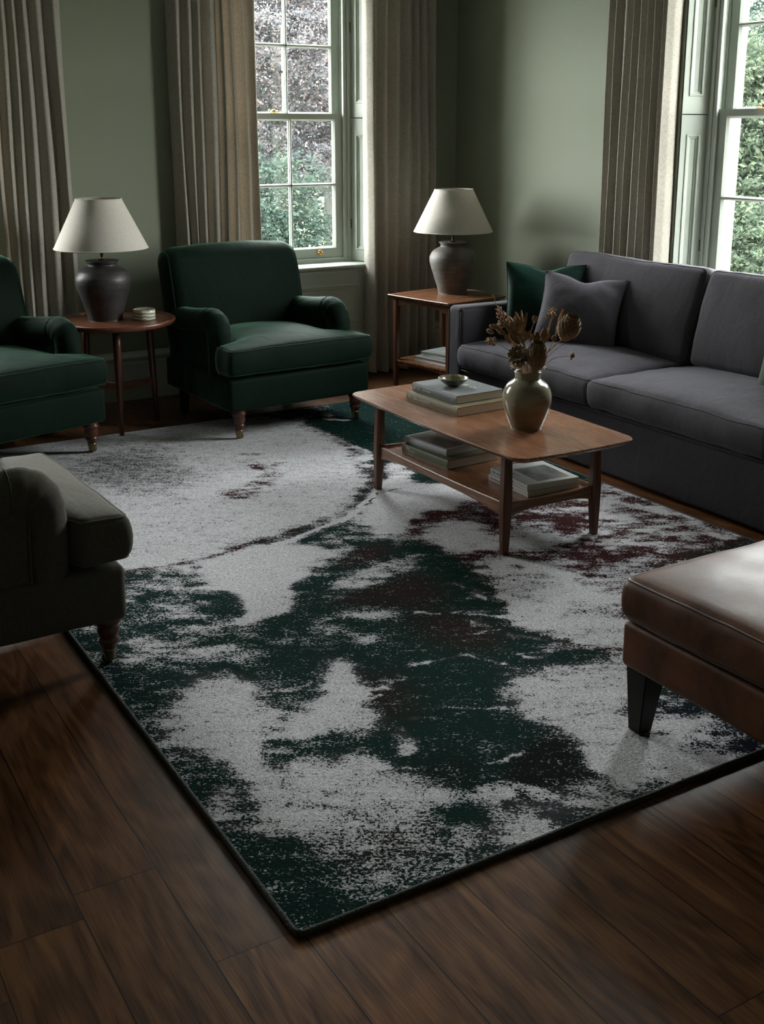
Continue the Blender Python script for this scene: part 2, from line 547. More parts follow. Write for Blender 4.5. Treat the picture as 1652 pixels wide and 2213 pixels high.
m.bump(m.noise(m.co(), 40, 3), 0.05, 0.003)
M['vase'] = m.m

m = NT('olive_bowl_glaze')
m.set(Base_Color=m.ramp(m.noise(m.co(scale=(2, .5, 1)), 16, 3, 0.6, 1.2), [(0.35, (0.055, 0.048, 0.03)), (0.6, (0.16, 0.14, 0.09)), (0.72, (0.42, 0.36, 0.24))]), Roughness=0.2, Specular_IOR_Level=0.6)
M['bowl'] = m.m

m = NT('striped_pearl')
sz = m.n('ShaderNodeSeparateXYZ'); m.l(m.co(), sz.inputs[0])
st = m.math('SINE', m.math('ADD', m.math('MULTIPLY', sz.outputs['Z'], 340.0), m.math('MULTIPLY', m.noise(m.co(), 14, 2), 8.0)))
m.set(Base_Color=m.ramp(m.math('MULTIPLY_ADD', st, 0.5, 0.5), [(0.1, (0.30, 0.30, 0.21)), (0.6, (0.62, 0.63, 0.55)), (0.9, (0.78, 0.79, 0.74))]), Roughness=0.25)
M['pearl'] = m.m

m = NT('brown_leather')
n1 = m.noise(m.co(), 5, 5, 0.65, 0.5)
vz = m.n('ShaderNodeTexVoronoi', feature='DISTANCE_TO_EDGE'); vz.inputs['Scale'].default_value = 260
m.l(m.co(), vz.inputs['Vector'])
cr = m.noise(m.co(scale=(1, 2.5, 1)), 9, 6, 0.7, 1.5)
m.set(Base_Color=m.ramp(n1, [(0.32, (0.050, 0.0185, 0.0080)), (0.55, (0.108, 0.041, 0.0175)), (0.75, (0.175, 0.072, 0.032))]), Roughness=m.math('MULTIPLY_ADD', n1, 0.2, 0.36), Specular_IOR_Level=0.23)
m.bump(m.math('ADD', m.math('MULTIPLY', vz.outputs['Distance'], 0.4), m.math('MULTIPLY', cr, 0.8)), 0.16, 0.004)
M['leather'] = m.m
M['leather_seam'] = plain('leather_seam', (0.055, 0.022, 0.011), 0.45)

def book_mat(name, col, rough=0.5):
    m = NT(name)
    n1 = m.noise(m.co(), 30, 4, 0.6)
    m.set(Base_Color=m.mix(n1, tuple(x * 0.85 for x in col), tuple(x * 1.1 for x in col)), Roughness=rough)
    m.bump(m.noise(m.co(), 500, 2), 0.08, 0.002)
    return m.m
m = NT('book_pages')
sz = m.n('ShaderNodeSeparateXYZ'); m.l(m.co(), sz.inputs[0])
pg = m.noise(m.co(scale=(2, 2, 900)), 1.0, 2, 0.6)
m.set(Base_Color=m.ramp(pg, [(0.3, (0.55, 0.53, 0.51)), (0.7, (0.80, 0.78, 0.75))]), Roughness=0.8)
M['pages'] = m.m
M['bk_slate'] = book_mat('slate_cover', (0.115, 0.127, 0.130))
M['bk_olive'] = book_mat('olive_cover', (0.165, 0.132, 0.070))
M['bk_green'] = book_mat('moss_cover', (0.085, 0.095, 0.048))
M['bk_white'] = book_mat('off_white_cover', (0.56, 0.57, 0.54))
M['bk_grey'] = book_mat('pale_grey_cover', (0.40, 0.41, 0.42))
M['bk_sage'] = book_mat('sage_cover', (0.34, 0.38, 0.36))
def cover_art(name, a, b, cc_):
    m = NT(name)
    n1 = m.noise(m.co(), 7, 4, 0.6, 0.8)
    m.set(Base_Color=m.ramp(n1, [(0.38, a), (0.52, b), (0.64, cc_)]), Roughness=0.35)
    return m.m
M['art_dark'] = cover_art('botanical_cover_picture', (0.05, 0.055, 0.045), (0.13, 0.11, 0.09), (0.26, 0.20, 0.16))
M['art_land'] = cover_art('landscape_cover_picture', (0.08, 0.09, 0.085), (0.22, 0.22, 0.21), (0.34, 0.27, 0.22))
M['ink_light'] = plain('pale_lettering', (0.62, 0.60, 0.55), 0.5)
M['ink_dark'] = plain('dark_lettering', (0.05, 0.05, 0.05), 0.5)

m = NT('dried_plant')
n1 = m.noise(m.co(), 60, 4, 0.6)
m.set(Base_Color=m.ramp(n1, [(0.3, (0.13, 0.072, 0.036)), (0.7, (0.40, 0.25, 0.14))]), Roughness=0.85, Sheen_Weight=0.3, Sheen_Tint=(1, .85, .65))
m.bump(m.noise(m.co(), 220, 2), 0.4, 0.002)
M['dried'] = m.m
m = NT('dried_seed_head')
n1 = m.noise(m.co(scale=(1, 1, .3)), 140, 4, 0.6)
m.set(Base_Color=m.ramp(n1, [(0.3, (0.07, 0.037, 0.021)), (0.7, (0.27, 0.16, 0.088))]), Roughness=0.9, Sheen_Weight=0.5, Sheen_Tint=(1, .85, .65))
m.bump(n1, 0.6, 0.004)
M['dried_dark'] = m.m

def leaf_mat(name, a, b, c3, trans=0.3):
    m = NT(name)
    oi = m.n('ShaderNodeNewGeometry')
    n1 = m.noise(m.co(), 0.7, 4, 0.6)
    f_ = m.math('MULTIPLY_ADD', oi.outputs['Random Per Island'], 0.55, m.math('MULTIPLY', n1, 0.5))
    col = m.ramp(f_, [(0.25, a), (0.5, b), (0.8, c3)])
    d = m.n('ShaderNodeBsdfDiffuse')
    tl = m.n('ShaderNodeBsdfTranslucent')
    m.l(col, d.inputs[0]); m.l(col, tl.inputs[0])
    mx = m.n('ShaderNodeMixShader'); mx.inputs[0].default_value = trans
    m.l(d.outputs[0], mx.inputs[1]); m.l(tl.outputs[0], mx.inputs[2])
    m.l(mx.outputs[0], m.out.inputs['Surface'])
    return m.m
M['leaf_green'] = leaf_mat('green_leaves', (0.022, 0.031, 0.024), (0.037, 0.050, 0.034), (0.064, 0.079, 0.050))  # greyed green: outdoor haze is put into the leaf colour
M['leaf_dark'] = leaf_mat('dark_green_leaves', (0.017, 0.026, 0.024), (0.026, 0.040, 0.033), (0.044, 0.060, 0.043))
M['leaf_copper'] = leaf_mat('copper_leaves', (0.036, 0.042, 0.047), (0.056, 0.055, 0.060), (0.092, 0.074, 0.070))  # dark stops raised and blued to paint distance haze into the leaves
M['leaf_bright'] = leaf_mat('lime_leaves', (0.028, 0.045, 0.018), (0.052, 0.074, 0.030), (0.090, 0.112, 0.055), 0.4)
m = NT('tree_bark')
m.set(Base_Color=m.ramp(m.noise(m.co(scale=(1, 1, .3)), 6, 5, .6), [(0.3, (0.010, 0.012, 0.010)), (0.7, (0.028, 0.030, 0.026))]), Roughness=0.9)
m.bump(m.noise(m.co(scale=(1, 1, .3)), 14, 4), 0.5, 0.03)
M['bark'] = m.m
m = NT('lawn')
m.set(Base_Color=m.ramp(m.noise(m.co(), 3, 4), [(0.3, (0.03, 0.055, 0.02)), (0.7, (0.07, 0.11, 0.04))]), Roughness=1.0)
M['lawn'] = m.m
# ---------------------------------------------------------------- room shell
YB, XR, XL, YF, ZC = 6.80, 4.674, -1.7, -1.5, 3.15
WT = 0.30                      # wall thickness
OPEN, SILL, HEAD = 0.53, 0.745, 2.78
WIN_BACK = (3.437, 0.877)      # window centres along the back wall (x)
WIN_RIGHT = (4.10,)       # window centres along the right wall (y)

b = MB()
box(b, XL - 0.3, XR + WT, YF - 0.3, YB + WT, -0.12, 0.0)
tag(obj('floor', b, M['floor'], smooth=False), kind='structure')
b = MB()
box(b, XL - 0.3, XR + WT, YF - 0.3, YB + WT, ZC, ZC + 0.15)
tag(obj('ceiling', b, M['ceiling'], smooth=False), kind='structure')
b = MB()
xs = [XL - 0.3] + [v for c in sorted(WIN_BACK) for v in (c - OPEN, c + OPEN)] + [XR + WT]
for i in range(0, len(xs), 2): box(b, xs[i], xs[i + 1], YB, YB + WT, 0, ZC)
for c in WIN_BACK:
    box(b, c - OPEN, c + OPEN, YB, YB + WT, 0, SILL - 0.03)
    box(b, c - OPEN, c + OPEN, YB, YB + WT, HEAD, ZC)
tag(obj('wall_back', b, M['wall'], smooth=False), kind='structure')
b = MB()
ys = [YF - 0.3] + [v for c in sorted(WIN_RIGHT) for v in (c - OPEN, c + OPEN)] + [YB]
for i in range(0, len(ys), 2): box(b, XR, XR + WT, ys[i], ys[i + 1], 0, ZC)
for c in WIN_RIGHT:
    box(b, XR, XR + WT, c - OPEN, c + OPEN, 0, SILL - 0.03)
    box(b, XR, XR + WT, c - OPEN, c + OPEN, HEAD, ZC)
tag(obj('wall_right', b, M['wall'], smooth=False), kind='structure')
b = MB(); box(b, XL - 0.3, XL, YF - 0.3, YB, 0, ZC)
tag(obj('wall_left', b, M['wall'], smooth=False), kind='structure')
b = MB(); box(b, XL, XR, YF - 0.3, YF, 0, ZC)
tag(obj('wall_front', b, M['wall'], smooth=False), kind='structure')

# baseboards: plain board with a stepped top bead
BASE = [(0, 0), (0.022, 0), (0.022, 0.235), (0.016, 0.243), (0.016, 0.252), (0.026, 0.262), (0.030, 0.274), (0.022, 0.288), (0.012, 0.296), (0.010, 0.308), (0, 0.308)]
def baseboard(name, a, b_, nrm):
    a, b_, nrm = Vector(a), Vector(b_), Vector(nrm)
    bm = MB()
    loft(bm, [[p + nrm * d + Vector((0, 0, z)) for d, z in BASE] for p in (a, b_)])
    return tag(obj(name, bm, M['trim'], smooth=False), kind='structure')
baseboard('baseboard_back', (XL, YB, 0), (XR, YB, 0), (0, -1, 0))
baseboard('baseboard_right', (XR, YB, 0), (XR, YF, 0), (-1, 0, 0))

# ---------------------------------------------------------------- sash windows
def rect_loop(bm, x0, x1, z0, z1, y):
    return [bm.verts.new((x0, y, z0)), bm.verts.new((x1, y, z0)), bm.verts.new((x1, y, z1)), bm.verts.new((x0, y, z1))]

def panel_mould(bm, x0, x1, z0, z1, steps, fill=True, T=None):
    """nested rectangles (inset, y) around a panel field"""
    before = set(bm.verts)
    loops = [rect_loop(bm, x0 + i, x1 - i, z0 + i, z1 - i, y) for i, y in steps]
    for a, c in zip(loops, loops[1:]):
        for k in range(4):
            bm.faces.new([a[k], a[(k + 1) % 4], c[(k + 1) % 4], c[k]])
    if fill: bm.faces.new(loops[-1])
    if T:
        bmesh.ops.transform(bm, matrix=T, verts=[v for v in bm.verts if v not in before])

def framed_leaf(bm, x0, x1, z0, z1, panels, th, T):
    """a flat leaf (front at y=0, towards -y) with moulded sunk panels"""
    before = set(bm.verts)
    zs = [z0]
    for p in panels: zs += [p[2], p[3]]
    zs.append(z1)
    px0, px1 = panels[0][0], panels[0][1]
    box(bm, x0, px0, 0, th, z0, z1)
    box(bm, px1, x1, 0, th, z0, z1)
    for i in range(0, len(zs), 2): box(bm, px0, px1, 0, th, zs[i], zs[i + 1])
    for p in panels:
        panel_mould(bm, p[0], p[1], p[2], p[3], [(0, 0), (0.004, -0.004), (0.010, -0.004), (0.014, 0.003), (0.022, 0.005), (0.027, 0.010), (0.034, 0.010)])
    bmesh.ops.transform(bm, matrix=T, verts=[v for v in bm.verts if v not in before])

def window(name, loc, rz, lift=True):
    W = tag(empty(name, loc, rz), kind='structure')
    # box frame
    b = MB()
    for s in (-1, 1):
        box(b, *sorted((s * 0.405, s * OPEN)), 0.13, 0.27, SILL, HEAD)
        box(b, *sorted((s * 0.392, s * 0.418)), 0.128, 0.146, 0.80, 2.72)     # staff bead
        box(b, *sorted((s * 0.420, s * 0.440)), 0.120, 0.132, 0.80, 2.72)
        box(b, *sorted((s * 0.396, s * 0.41)), 0.180, 0.192, 0.80, 2.72)       # parting bead
    box(b, -0.405, 0.405, 0.13, 0.27, 2.70, HEAD)
    box(b, -0.405, 0.405, 0.13, 0.27, SILL, 0.800)
    box(b, -0.418, 0.418, 0.128, 0.146, 0.788, 0.802)
    bmesh.ops.bevel(b, geom=list(b.edges), offset=0.003, segments=1, affect='EDGES')
    obj('window_frame', b, M['trim'], W, smooth=False)
    # stone reveal outside
    b = MB()
    for s in (-1, 1): box(b, *sorted((s * 0.425, s * (OPEN + 0.02))), 0.27, WT + 0.06, SILL - 0.1, 2.725)
    box(b, -0.6, 0.6, 0.27, WT + 0.08, SILL - 0.12, SILL - 0.01)
    box(b, -0.6, 0.6, 0.272, WT + 0.064, 2.72, HEAD + 0.1)
    obj('stone_reveal', b, M['stone'], W, smooth=False)
    # sashes
    def sash(nm, y, zb, zt, rb, rt):
        b = MB()
        hw, st = 0.40, 0.062
        g0, g1 = zb + rb, zt - rt
        for s in (-1, 1): box(b, *sorted((s * (hw - st), s * hw)), y, y + 0.038, zb, zt)
        box(b, -(hw - st), hw - st, y, y + 0.038, zb, g0)
        box(b, -(hw - st), hw - st, y, y + 0.038, g1, zt)
        zm = (g0 + g1) / 2
        # glazing bars with a rebated profile
        def bar_section(h):
            return [(-h, 0.016), (-h, 0.012), (-h * 0.45, 0.004), (-h * 0.4, 0.0), (h * 0.4, 0.0), (h * 0.45, 0.004), (h, 0.012), (h, 0.016), (h * 0.5, 0.036), (-h * 0.5, 0.036)]
        loft(b, [[(a, y + d, z) for a, d in bar_section(0.0125)] for z in (g0, g1)])
        loft(b, [[(x, y + d, zm + a) for a, d in bar_section(0.0125)] for x in (-(hw - st), hw - st)])
        # glazing chamfer round the opening
        for s in (-1, 1):
            x = s * (hw - st)
            loft(b, [[(x, y, z), (x - s * 0.012, y + 0.014, z), (x - s * 0.012, y + 0.018, z), (x, y + 0.018, z)] for z in (g0, g1)])
        for z, s in ((g0, 1), (g1, -1)):
            loft(b, [[(x, y, z), (x, y + 0.014, z + s * 0.012), (x, y + 0.018, z + s * 0.012), (x, y + 0.018, z)] for x in (-(hw - st), hw - st)])
        o = obj(nm, b, M['trim'], W, smooth=False)
        b = MB()
        box(b, -(hw - st), hw - st, y + 0.019, y + 0.022, g0, g1)
        obj('pane', b, M['glass'], o, smooth=False)
        return o
    lo = sash('lower_sash', 0.148, 0.802, 1.771, 0.066, 0.036)
    sash('upper_sash', 0.192, 1.735, 2.70, 0.036, 0.06)
    # inner sill board
    b = MB()
    loft(b, [[(x, yy, zz) for yy, zz in ((0.13, SILL), (0.13, SILL + 0.026), (-0.036, SILL + 0.024), (-0.046, SILL + 0.018), (-0.048, SILL + 0.008), (-0.044, SILL), (-0.030, SILL - 0.006), (-0.024, SILL - 0.016), (0.0, SILL - 0.018))] for x in (-0.56, 0.56)])
    obj('window_sill', b, M['trim'], W, smooth=False)
    # panelled shutters folded into the splayed reveal
    for s in (-1, 1):
        b = MB()
        a = Vector((s * 0.452, 0.13, 0)); c = Vector((s * 0.522, 0.002, 0))
        L = (c - a).length
        d = (c - a).normalized()
        nrm = Vector((-s * abs(d.y), 0, 0)) + Vector((0, -abs(d.x), 0)); nrm.normalize()
        T = Matrix(((d.x, -nrm.x, 0, a.x), (d.y, -nrm.y, 0, a.y), (0, 0, 1, 0), (0, 0, 0, 1)))
        framed_leaf(b, 0, L, SILL + 0.03, 1.742, [(0.036, L - 0.030, 0.85, 1.64)], 0.02, T)
        framed_leaf(b, 0, L, 1.748, 2.74, [(0.036, L - 0.030, 1.84, 2.66)], 0.02, T)
        sh = obj('shutter', b, M['trim'], W, smooth=False)
        b = MB()
        for z in (1.0, 2.3):
            for k in range(3): tube(b, [a + Vector((-s * 0.004, -0.004, z + 0.022 * k)), a + Vector((-s * 0.004, -0.004, z + 0.02 + 0.022 * k))], 0.0045, 8)
        obj('hinge', b, M['brass_dark'], sh)
    # architrave lining and head soffit
    b = MB()
    box(b, -0.53, 0.53, 0.0, 0.13, 2.745, HEAD)
    obj('head_lining', b, M['trim'], W, smooth=False)
    # apron panel under the sill
    b = MB()
    box(b, -0.50, 0.50, -0.006, 0.002, 0.31, SILL - 0.03)
    panel_mould(b, -0.43, 0.43, 0.36, 0.632, [(0, -0.006), (0.004, -0.016), (0.012, -0.018), (0.018, -0.011), (0.026, -0.013), (0.032, -0.0065)], fill=False)
    obj('apron_panel', b, M['trim'], W, smooth=False)
    if lift:
        b = MB()
        x0 = 0.205
        box(b, x0 - 0.021, x0 + 0.021, 0.143, 0.149, 0.822, 0.862)
        tube(b, smooth_path([(x0 - 0.013, 0.146, 0.846), (x0 - 0.013, 0.128, 0.842), (x0 - 0.011, 0.122, 0.832), (x0, 0.120, 0.828), (x0 + 0.011, 0.122, 0.832), (x0 + 0.013, 0.128, 0.842), (x0 + 0.013, 0.146, 0.846)]), 0.0045, 8)
        box(b, x0 - 0.012, x0 + 0.012, 0.124, 0.146, 0.850, 0.858)
        bevel_all(b, 0.0012, 1)
        obj('sash_lift', b, M['brass'], lo, auto=40)
        b = MB()
        xk = -0.11
        box(b, xk - 0.032, xk + 0.032, 0.150, 0.186, 1.771, 1.778)
        lathe(b, [(0.012, 0), (0.012, 0.010), (0.008, 0.016), (0.006, 0.020), (0.0, 0.021)], 14, (xk, 0.168, 1.778))
        tube(b, [(xk - 0.02, 0.168, 1.786), (xk + 0.028, 0.168, 1.786)], [0.006, 0.004], 8)
        obj('sash_lock', b, M['brass'], lo, auto=40)
    # sky portal in the opening (guides the daylight sampling, gives no light of its own)
    pd = bpy.data.lights.new('daylight_portal', 'AREA')
    pd.shape = 'RECTANGLE'; pd.size = 1.06; pd.size_y = 2.06
    pd.cycles.is_portal = True
    po = bpy.data.objects.new('daylight_portal', pd)
    COL.objects.link(po)
    po.parent = W
    po.location = (0, 0.12, 1.76)
    po.rotation_euler = (-pi / 2, 0, 0)
    return W
window('window_1', (WIN_BACK[0], YB, 0), 0)
window('window_2', (XR, WIN_RIGHT[0], 0), -pi / 2)
window('window_3', (WIN_BACK[1], YB, 0), 0, lift=False)

# ---------------------------------------------------------------- garden outside
b = MB()
box(b, -30, 45, -30, 45, -0.75, -0.6)
for v in b.verts: pass
tag(obj('ground', b, M['lawn'], smooth=False), kind='structure')
b = MB()
box(b, XL - 6, XR + WT + 5.0, YB + WT, YB + WT + 3.2, -0.62, -0.55)  # added strips out of view, bouncing skylight through the windows
box(b, XR + WT, XR + WT + 5.0, -4, YB + WT, -0.62, -0.55)
tag(obj('ground', b, M['bounce_ground'], smooth=False), kind='structure')

def leaves_mesh(name, blobs, mat, parent, size, seed, tilt=0.6):
    rg = np.random.default_rng(seed)
    P = []
    for (cx, cy_, cz, rx, ry, rz_, n) in blobs:
        d = rg.normal(size=(n, 3)); d /= np.linalg.norm(d, axis=1)[:, None]
        r = rg.random(n) ** 0.45
        lump = 1 + 0.22 * np.sin(d[:, 0] * 5 + seed) * np.cos(d[:, 2] * 6 + cx) + 0.12 * np.sin(d[:, 1] * 11)
        P.append(np.array([cx, cy_, cz]) + d * (r * lump)[:, None] * np.array([rx, ry, rz_]))
    P = np.concatenate(P)
    # sprays: pull the leaves towards random twig centres
    K = max(8, len(P) // 26)
    tw = P[rg.integers(0, len(P), K)]
    idx = rg.integers(0, K, len(P))
    P = tw[idx] + rg.normal(size=P.shape) * np.array([0.11, 0.11, 0.055]) * (size / 0.05)
    n = len(P)
    a = rg.normal(size=(n, 3)); a[:, 2] *= tilt; a /= np.linalg.norm(a, axis=1)[:, None]
    c = np.cross(a, rg.normal(size=(n, 3))); c /= np.linalg.norm(c, axis=1)[:, None]
    s = size * rg.uniform(0.6, 1.35, n)[:, None]
    up = np.cross(a, c)
    v = np.stack([P - a * s, P + c * s * 0.5 + up * s * 0.12, P + a * s, P - c * s * 0.5 + up * s * 0.12], 1).reshape(-1, 3)
    me = bpy.data.meshes.new(name)
    me.vertices.add(4 * n); me.vertices.foreach_set('co', v.ravel())
    me.loops.add(4 * n); me.loops.foreach_set('vertex_index', np.arange(4 * n, dtype=np.int32))
    me.polygons.add(n)
    me.polygons.foreach_set('loop_start', np.arange(0, 4 * n, 4, dtype=np.int32))
    me.polygons.foreach_set('loop_total', np.full(n, 4, dtype=np.int32))
    me.update()
    me.materials.append(mat)
    o = bpy.data.objects.new(name, me)
    COL.objects.link(o)
    o.parent = parent
    return o

def tree(name, label, cat, loc, blobs, mat, size, seed, trunks=(), group=None):
    t = thing(name, label, cat, loc, 0, group)
    leaves_mesh('crown', blobs, M[mat], t, size, seed)
    if trunks:
        b = MB()
        for path, r0, r1 in trunks:
            pts = smooth_path(path, 4)
            tube(b, pts, [r0 + (r1 - r0) * i / (len(pts) - 1) for i in range(len(pts))], 10)
        obj('trunk', b, M['bark'], t)
    return t
GZ = -0.6
tree('copper_beech', 'copper beech with reddish leaves and sky gaps, seen through the window behind the green armchair', 'tree', (7.2, 14.6, GZ),
     [(-0.2, 0, 3.5, 2.2, 1.2, 1.5, 44000), (1.2, 0.6, 2.7, 1.6, 1.0, 1.2, 21000), (-1.3, 0.2, 2.4, 1.3, 0.9, 1.2, 20000), (0.3, -0.3, 1.9, 1.2, 0.7, 0.6, 8000), (0.0, 0.3, 4.2, 2.2, 1.0, 1.0, 16000)],
     'leaf_copper', 0.027, 3, [([(-0.62, 0.3, 0), (-0.6, 0.3, 1.5), (-0.45, 0.3, 3.2)], 0.17, 0.09), ([(-0.55, 0.3, 2.0), (0.4, 0.2, 2.9), (1.4, 0.1, 3.6)], 0.07, 0.02), ([(-0.55, 0.3, 2.4), (-1.4, 0.1, 3.2)], 0.06, 0.02)])
tree('evergreen_tree', 'dark evergreen tree with two grey trunks standing behind the copper beech', 'tree', (9.2, 18.5, GZ),
     [(-1.6, 0, 1.8, 1.6, 0.9, 1.3, 9000), (0.3, 0.2, 1.9, 1.6, 0.9, 1.5, 9000), (1.8, 0, 2.0, 1.2, 0.9, 1.5, 6000), (-0.6, 0.4, 3.4, 2.2, 0.9, 0.9, 4000)],
     'leaf_dark', 0.06, 5, [([(0.35, -0.9, 0), (0.35, -0.9, 1.4), (0.4, -0.8, 3)], 0.22, 0.15), ([(0.95, -0.7, 0), (0.95, -0.7, 1.4), (0.9, -0.6, 3)], 0.2, 0.13)])
tree('lime_shrub', 'bright lime-green shrub low outside the window behind the green armchair', 'shrub', (5.75, 10.5, GZ),
     [(-0.05, 0, 0.50, 0.40, 0.40, 0.50, 1900), (0.36, 0.1, 0.75, 0.32, 0.32, 0.72, 1700)], 'leaf_bright', 0.028, 8, [([(0, 0, 0), (0.05, 0, 0.6)], 0.03, 0.01)])
tree('garden_shrub', 'mixed green shrub with pale leaf tips beneath the copper beech', 'shrub', (5.55, 12.0, GZ),
     [(-0.3, 0.2, 1.0, 0.8, 0.5, 1.0, 15000), (0.5, 0.5, 1.1, 0.8, 0.5, 1.1, 15000)], 'leaf_dark', 0.025, 11, [([(0, 0.2, 0), (0, 0.2, 0.8)], 0.04, 0.015)])
for i, (nm, lab, loc, sc_, mat, seed) in enumerate((
        ('garden_tree', 'green leafy tree nearest the right-hand sash window', (13.2, 11.6, GZ), 1.0, 'leaf_green', 21),
        ('garden_tree', 'taller blue-green tree behind the leafy tree outside the right-hand window', (18.4, 16.3, GZ), 1.5, 'leaf_dark', 22))):
    k = sc_
    tree(nm, lab, 'tree', loc,
         [(0, 0, 2.0 * k, 1.5 * k, 1.2 * k, 1.0 * k, 17000), (-0.9 * k, 0.4 * k, 1.2 * k, 1.0 * k, 0.9 * k, 1.0 * k, 11000), (0.8 * k, -0.6 * k, 1.1 * k, 1.1 * k, 0.9 * k, 1.0 * k, 11000), (0, 0, 3.0 * k, 0.9 * k, 0.8 * k, 0.8 * k, 7000)],
         mat, 0.040 * (0.8 + 0.2 * k), seed, [([(0, 0, 0), (0.05, 0, 1.2 * k), (0.0, 0.1, 2.6 * k)], 0.16 * k, 0.05), ([(0.03, 0, 1.3 * k), (0.6 * k, -0.4 * k, 2.2 * k)], 0.06 * k, 0.02), ([(0.03, 0, 1.2 * k), (-0.7 * k, 0.5 * k, 2.0 * k)], 0.06 * k, 0.02)], 'green trees outside the right-hand window')
tree('garden_shrub', 'low dense green shrub at the foot of the leafy tree outside the right-hand window', 'shrub', (12.0, 10.55, GZ),
     [(0, 0, 0.75, 0.75, 0.7, 0.8, 9000), (0.9, 0.75, 0.8, 0.8, 0.7, 0.9, 9000)], 'leaf_green', 0.032, 31, [([(0, 0, 0), (0, 0, 0.7)], 0.04, 0.015)])
# ---------------------------------------------------------------- curtains
def curtain(label, loc, rz, width, folds, seed, lead=1, depth=0.072, flare=0.012, ztop=2.98):
    """pleated linen panel; local x along the wall, -y into the room, lead = side of the leading edge towards the glass"""
    rg = random.Random(seed)
    t = thing('curtain', label, 'curtain', loc, rz, 'linen curtains at the windows')
    nu, nzv = folds * 14, 40
    widths = [rg.uniform(0.75, 1.35) for _ in range(folds)]
    tot = sum(widths)
    edges = [0]
    for q in widths: edges.append(edges[-1] + q / tot)
    amp = [rg.uniform(0.75, 1.15) for _ in range(folds)]
    drift = [rg.uniform(-1, 1) for _ in range(folds + 1)]
    b = MB()
    rows = []
    for j in range(nzv + 1):
        v = j / nzv
        z = ztop * v + 0.012
        row = []
        k = 1 - v
        ed = [e + 0.012 * d * math.sin(3.0 * z + d * 5) * (0 < i < folds) for i, (e, d) in enumerate(zip(edges, drift))]
        for f_ in range(folds):
            for i in range(14 + (1 if f_ == folds - 1 else 0)):
                s = i / 14
                u = ed[f_] + (ed[f_ + 1] - ed[f_]) * s
                hump = abs(math.sin(pi * s)) ** 0.95
                pinch = 0.72 + 0.28 * k ** 0.6
                dd = depth * amp[f_] * hump * (0.55 + 0.45 * k ** 0.5)
                x = (u - 0.5) * width * (1 + flare * k) + 0.006 * math.sin(7 * u + 2.1 * z)
                # the fold leans so that one flank hides in shadow
                x += 0.004 * amp[f_] * math.sin(2 * pi * s)
                y = -dd + 0.006 * nz3(u * 7, z * 1.7, seed) + 0.022
                if k > 0.9: y -= 0.02 * (k - 0.9) * 10 * (0.5 + 0.5 * math.sin(u * 40 + seed))
                row.append(Vector((x, y, z)))
        # returns at both sides
        a, c = row[0], row[-1]
        row = [a + Vector((0.004, 0.055, 0))] + row + [c + Vector((-0.004, 0.055, 0))]
        rows.append(row)
    V = [[b.verts.new(p) for p in r] for r in rows]
    for r0, r1 in zip(V, V[1:]):
        for i in range(len(r0) - 1):
            b.faces.new([r0[i], r0[i + 1], r1[i + 1], r1[i]])
    o = obj('drape', b, M['curtain'], t)
    # stitched hem along the foot
    b = MB()
    for off in (0.0,):
        tube(b, [p + Vector((0, -0.0015, 0)) for p in [Vector(q) for q in rows[2]][1:-1]], 0.0016, 5)
    obj('hem_stitch', b, M['curtain'], t)
    return t
CY_ = YB - 0.10
curtain('taupe curtain at far left, behind the left green armchair and lamp', (1.60, CY_, 0), 0, 0.57, 8, 4, 1)
curtain('taupe curtain directly behind the green armchair, left of the garden window', (2.815, CY_, 0), 0, 0.565, 8, 9, 1)
curtain('taupe curtain behind the square side table, near the room corner', (4.170, CY_, 0), 0, 0.55, 7, 13, -1)
curtain('taupe curtain behind the charcoal sofa, left of the right-hand window', (XR - 0.085, 4.902, 0), -pi / 2, 0.515, 9, 17, 1, depth=0.05)
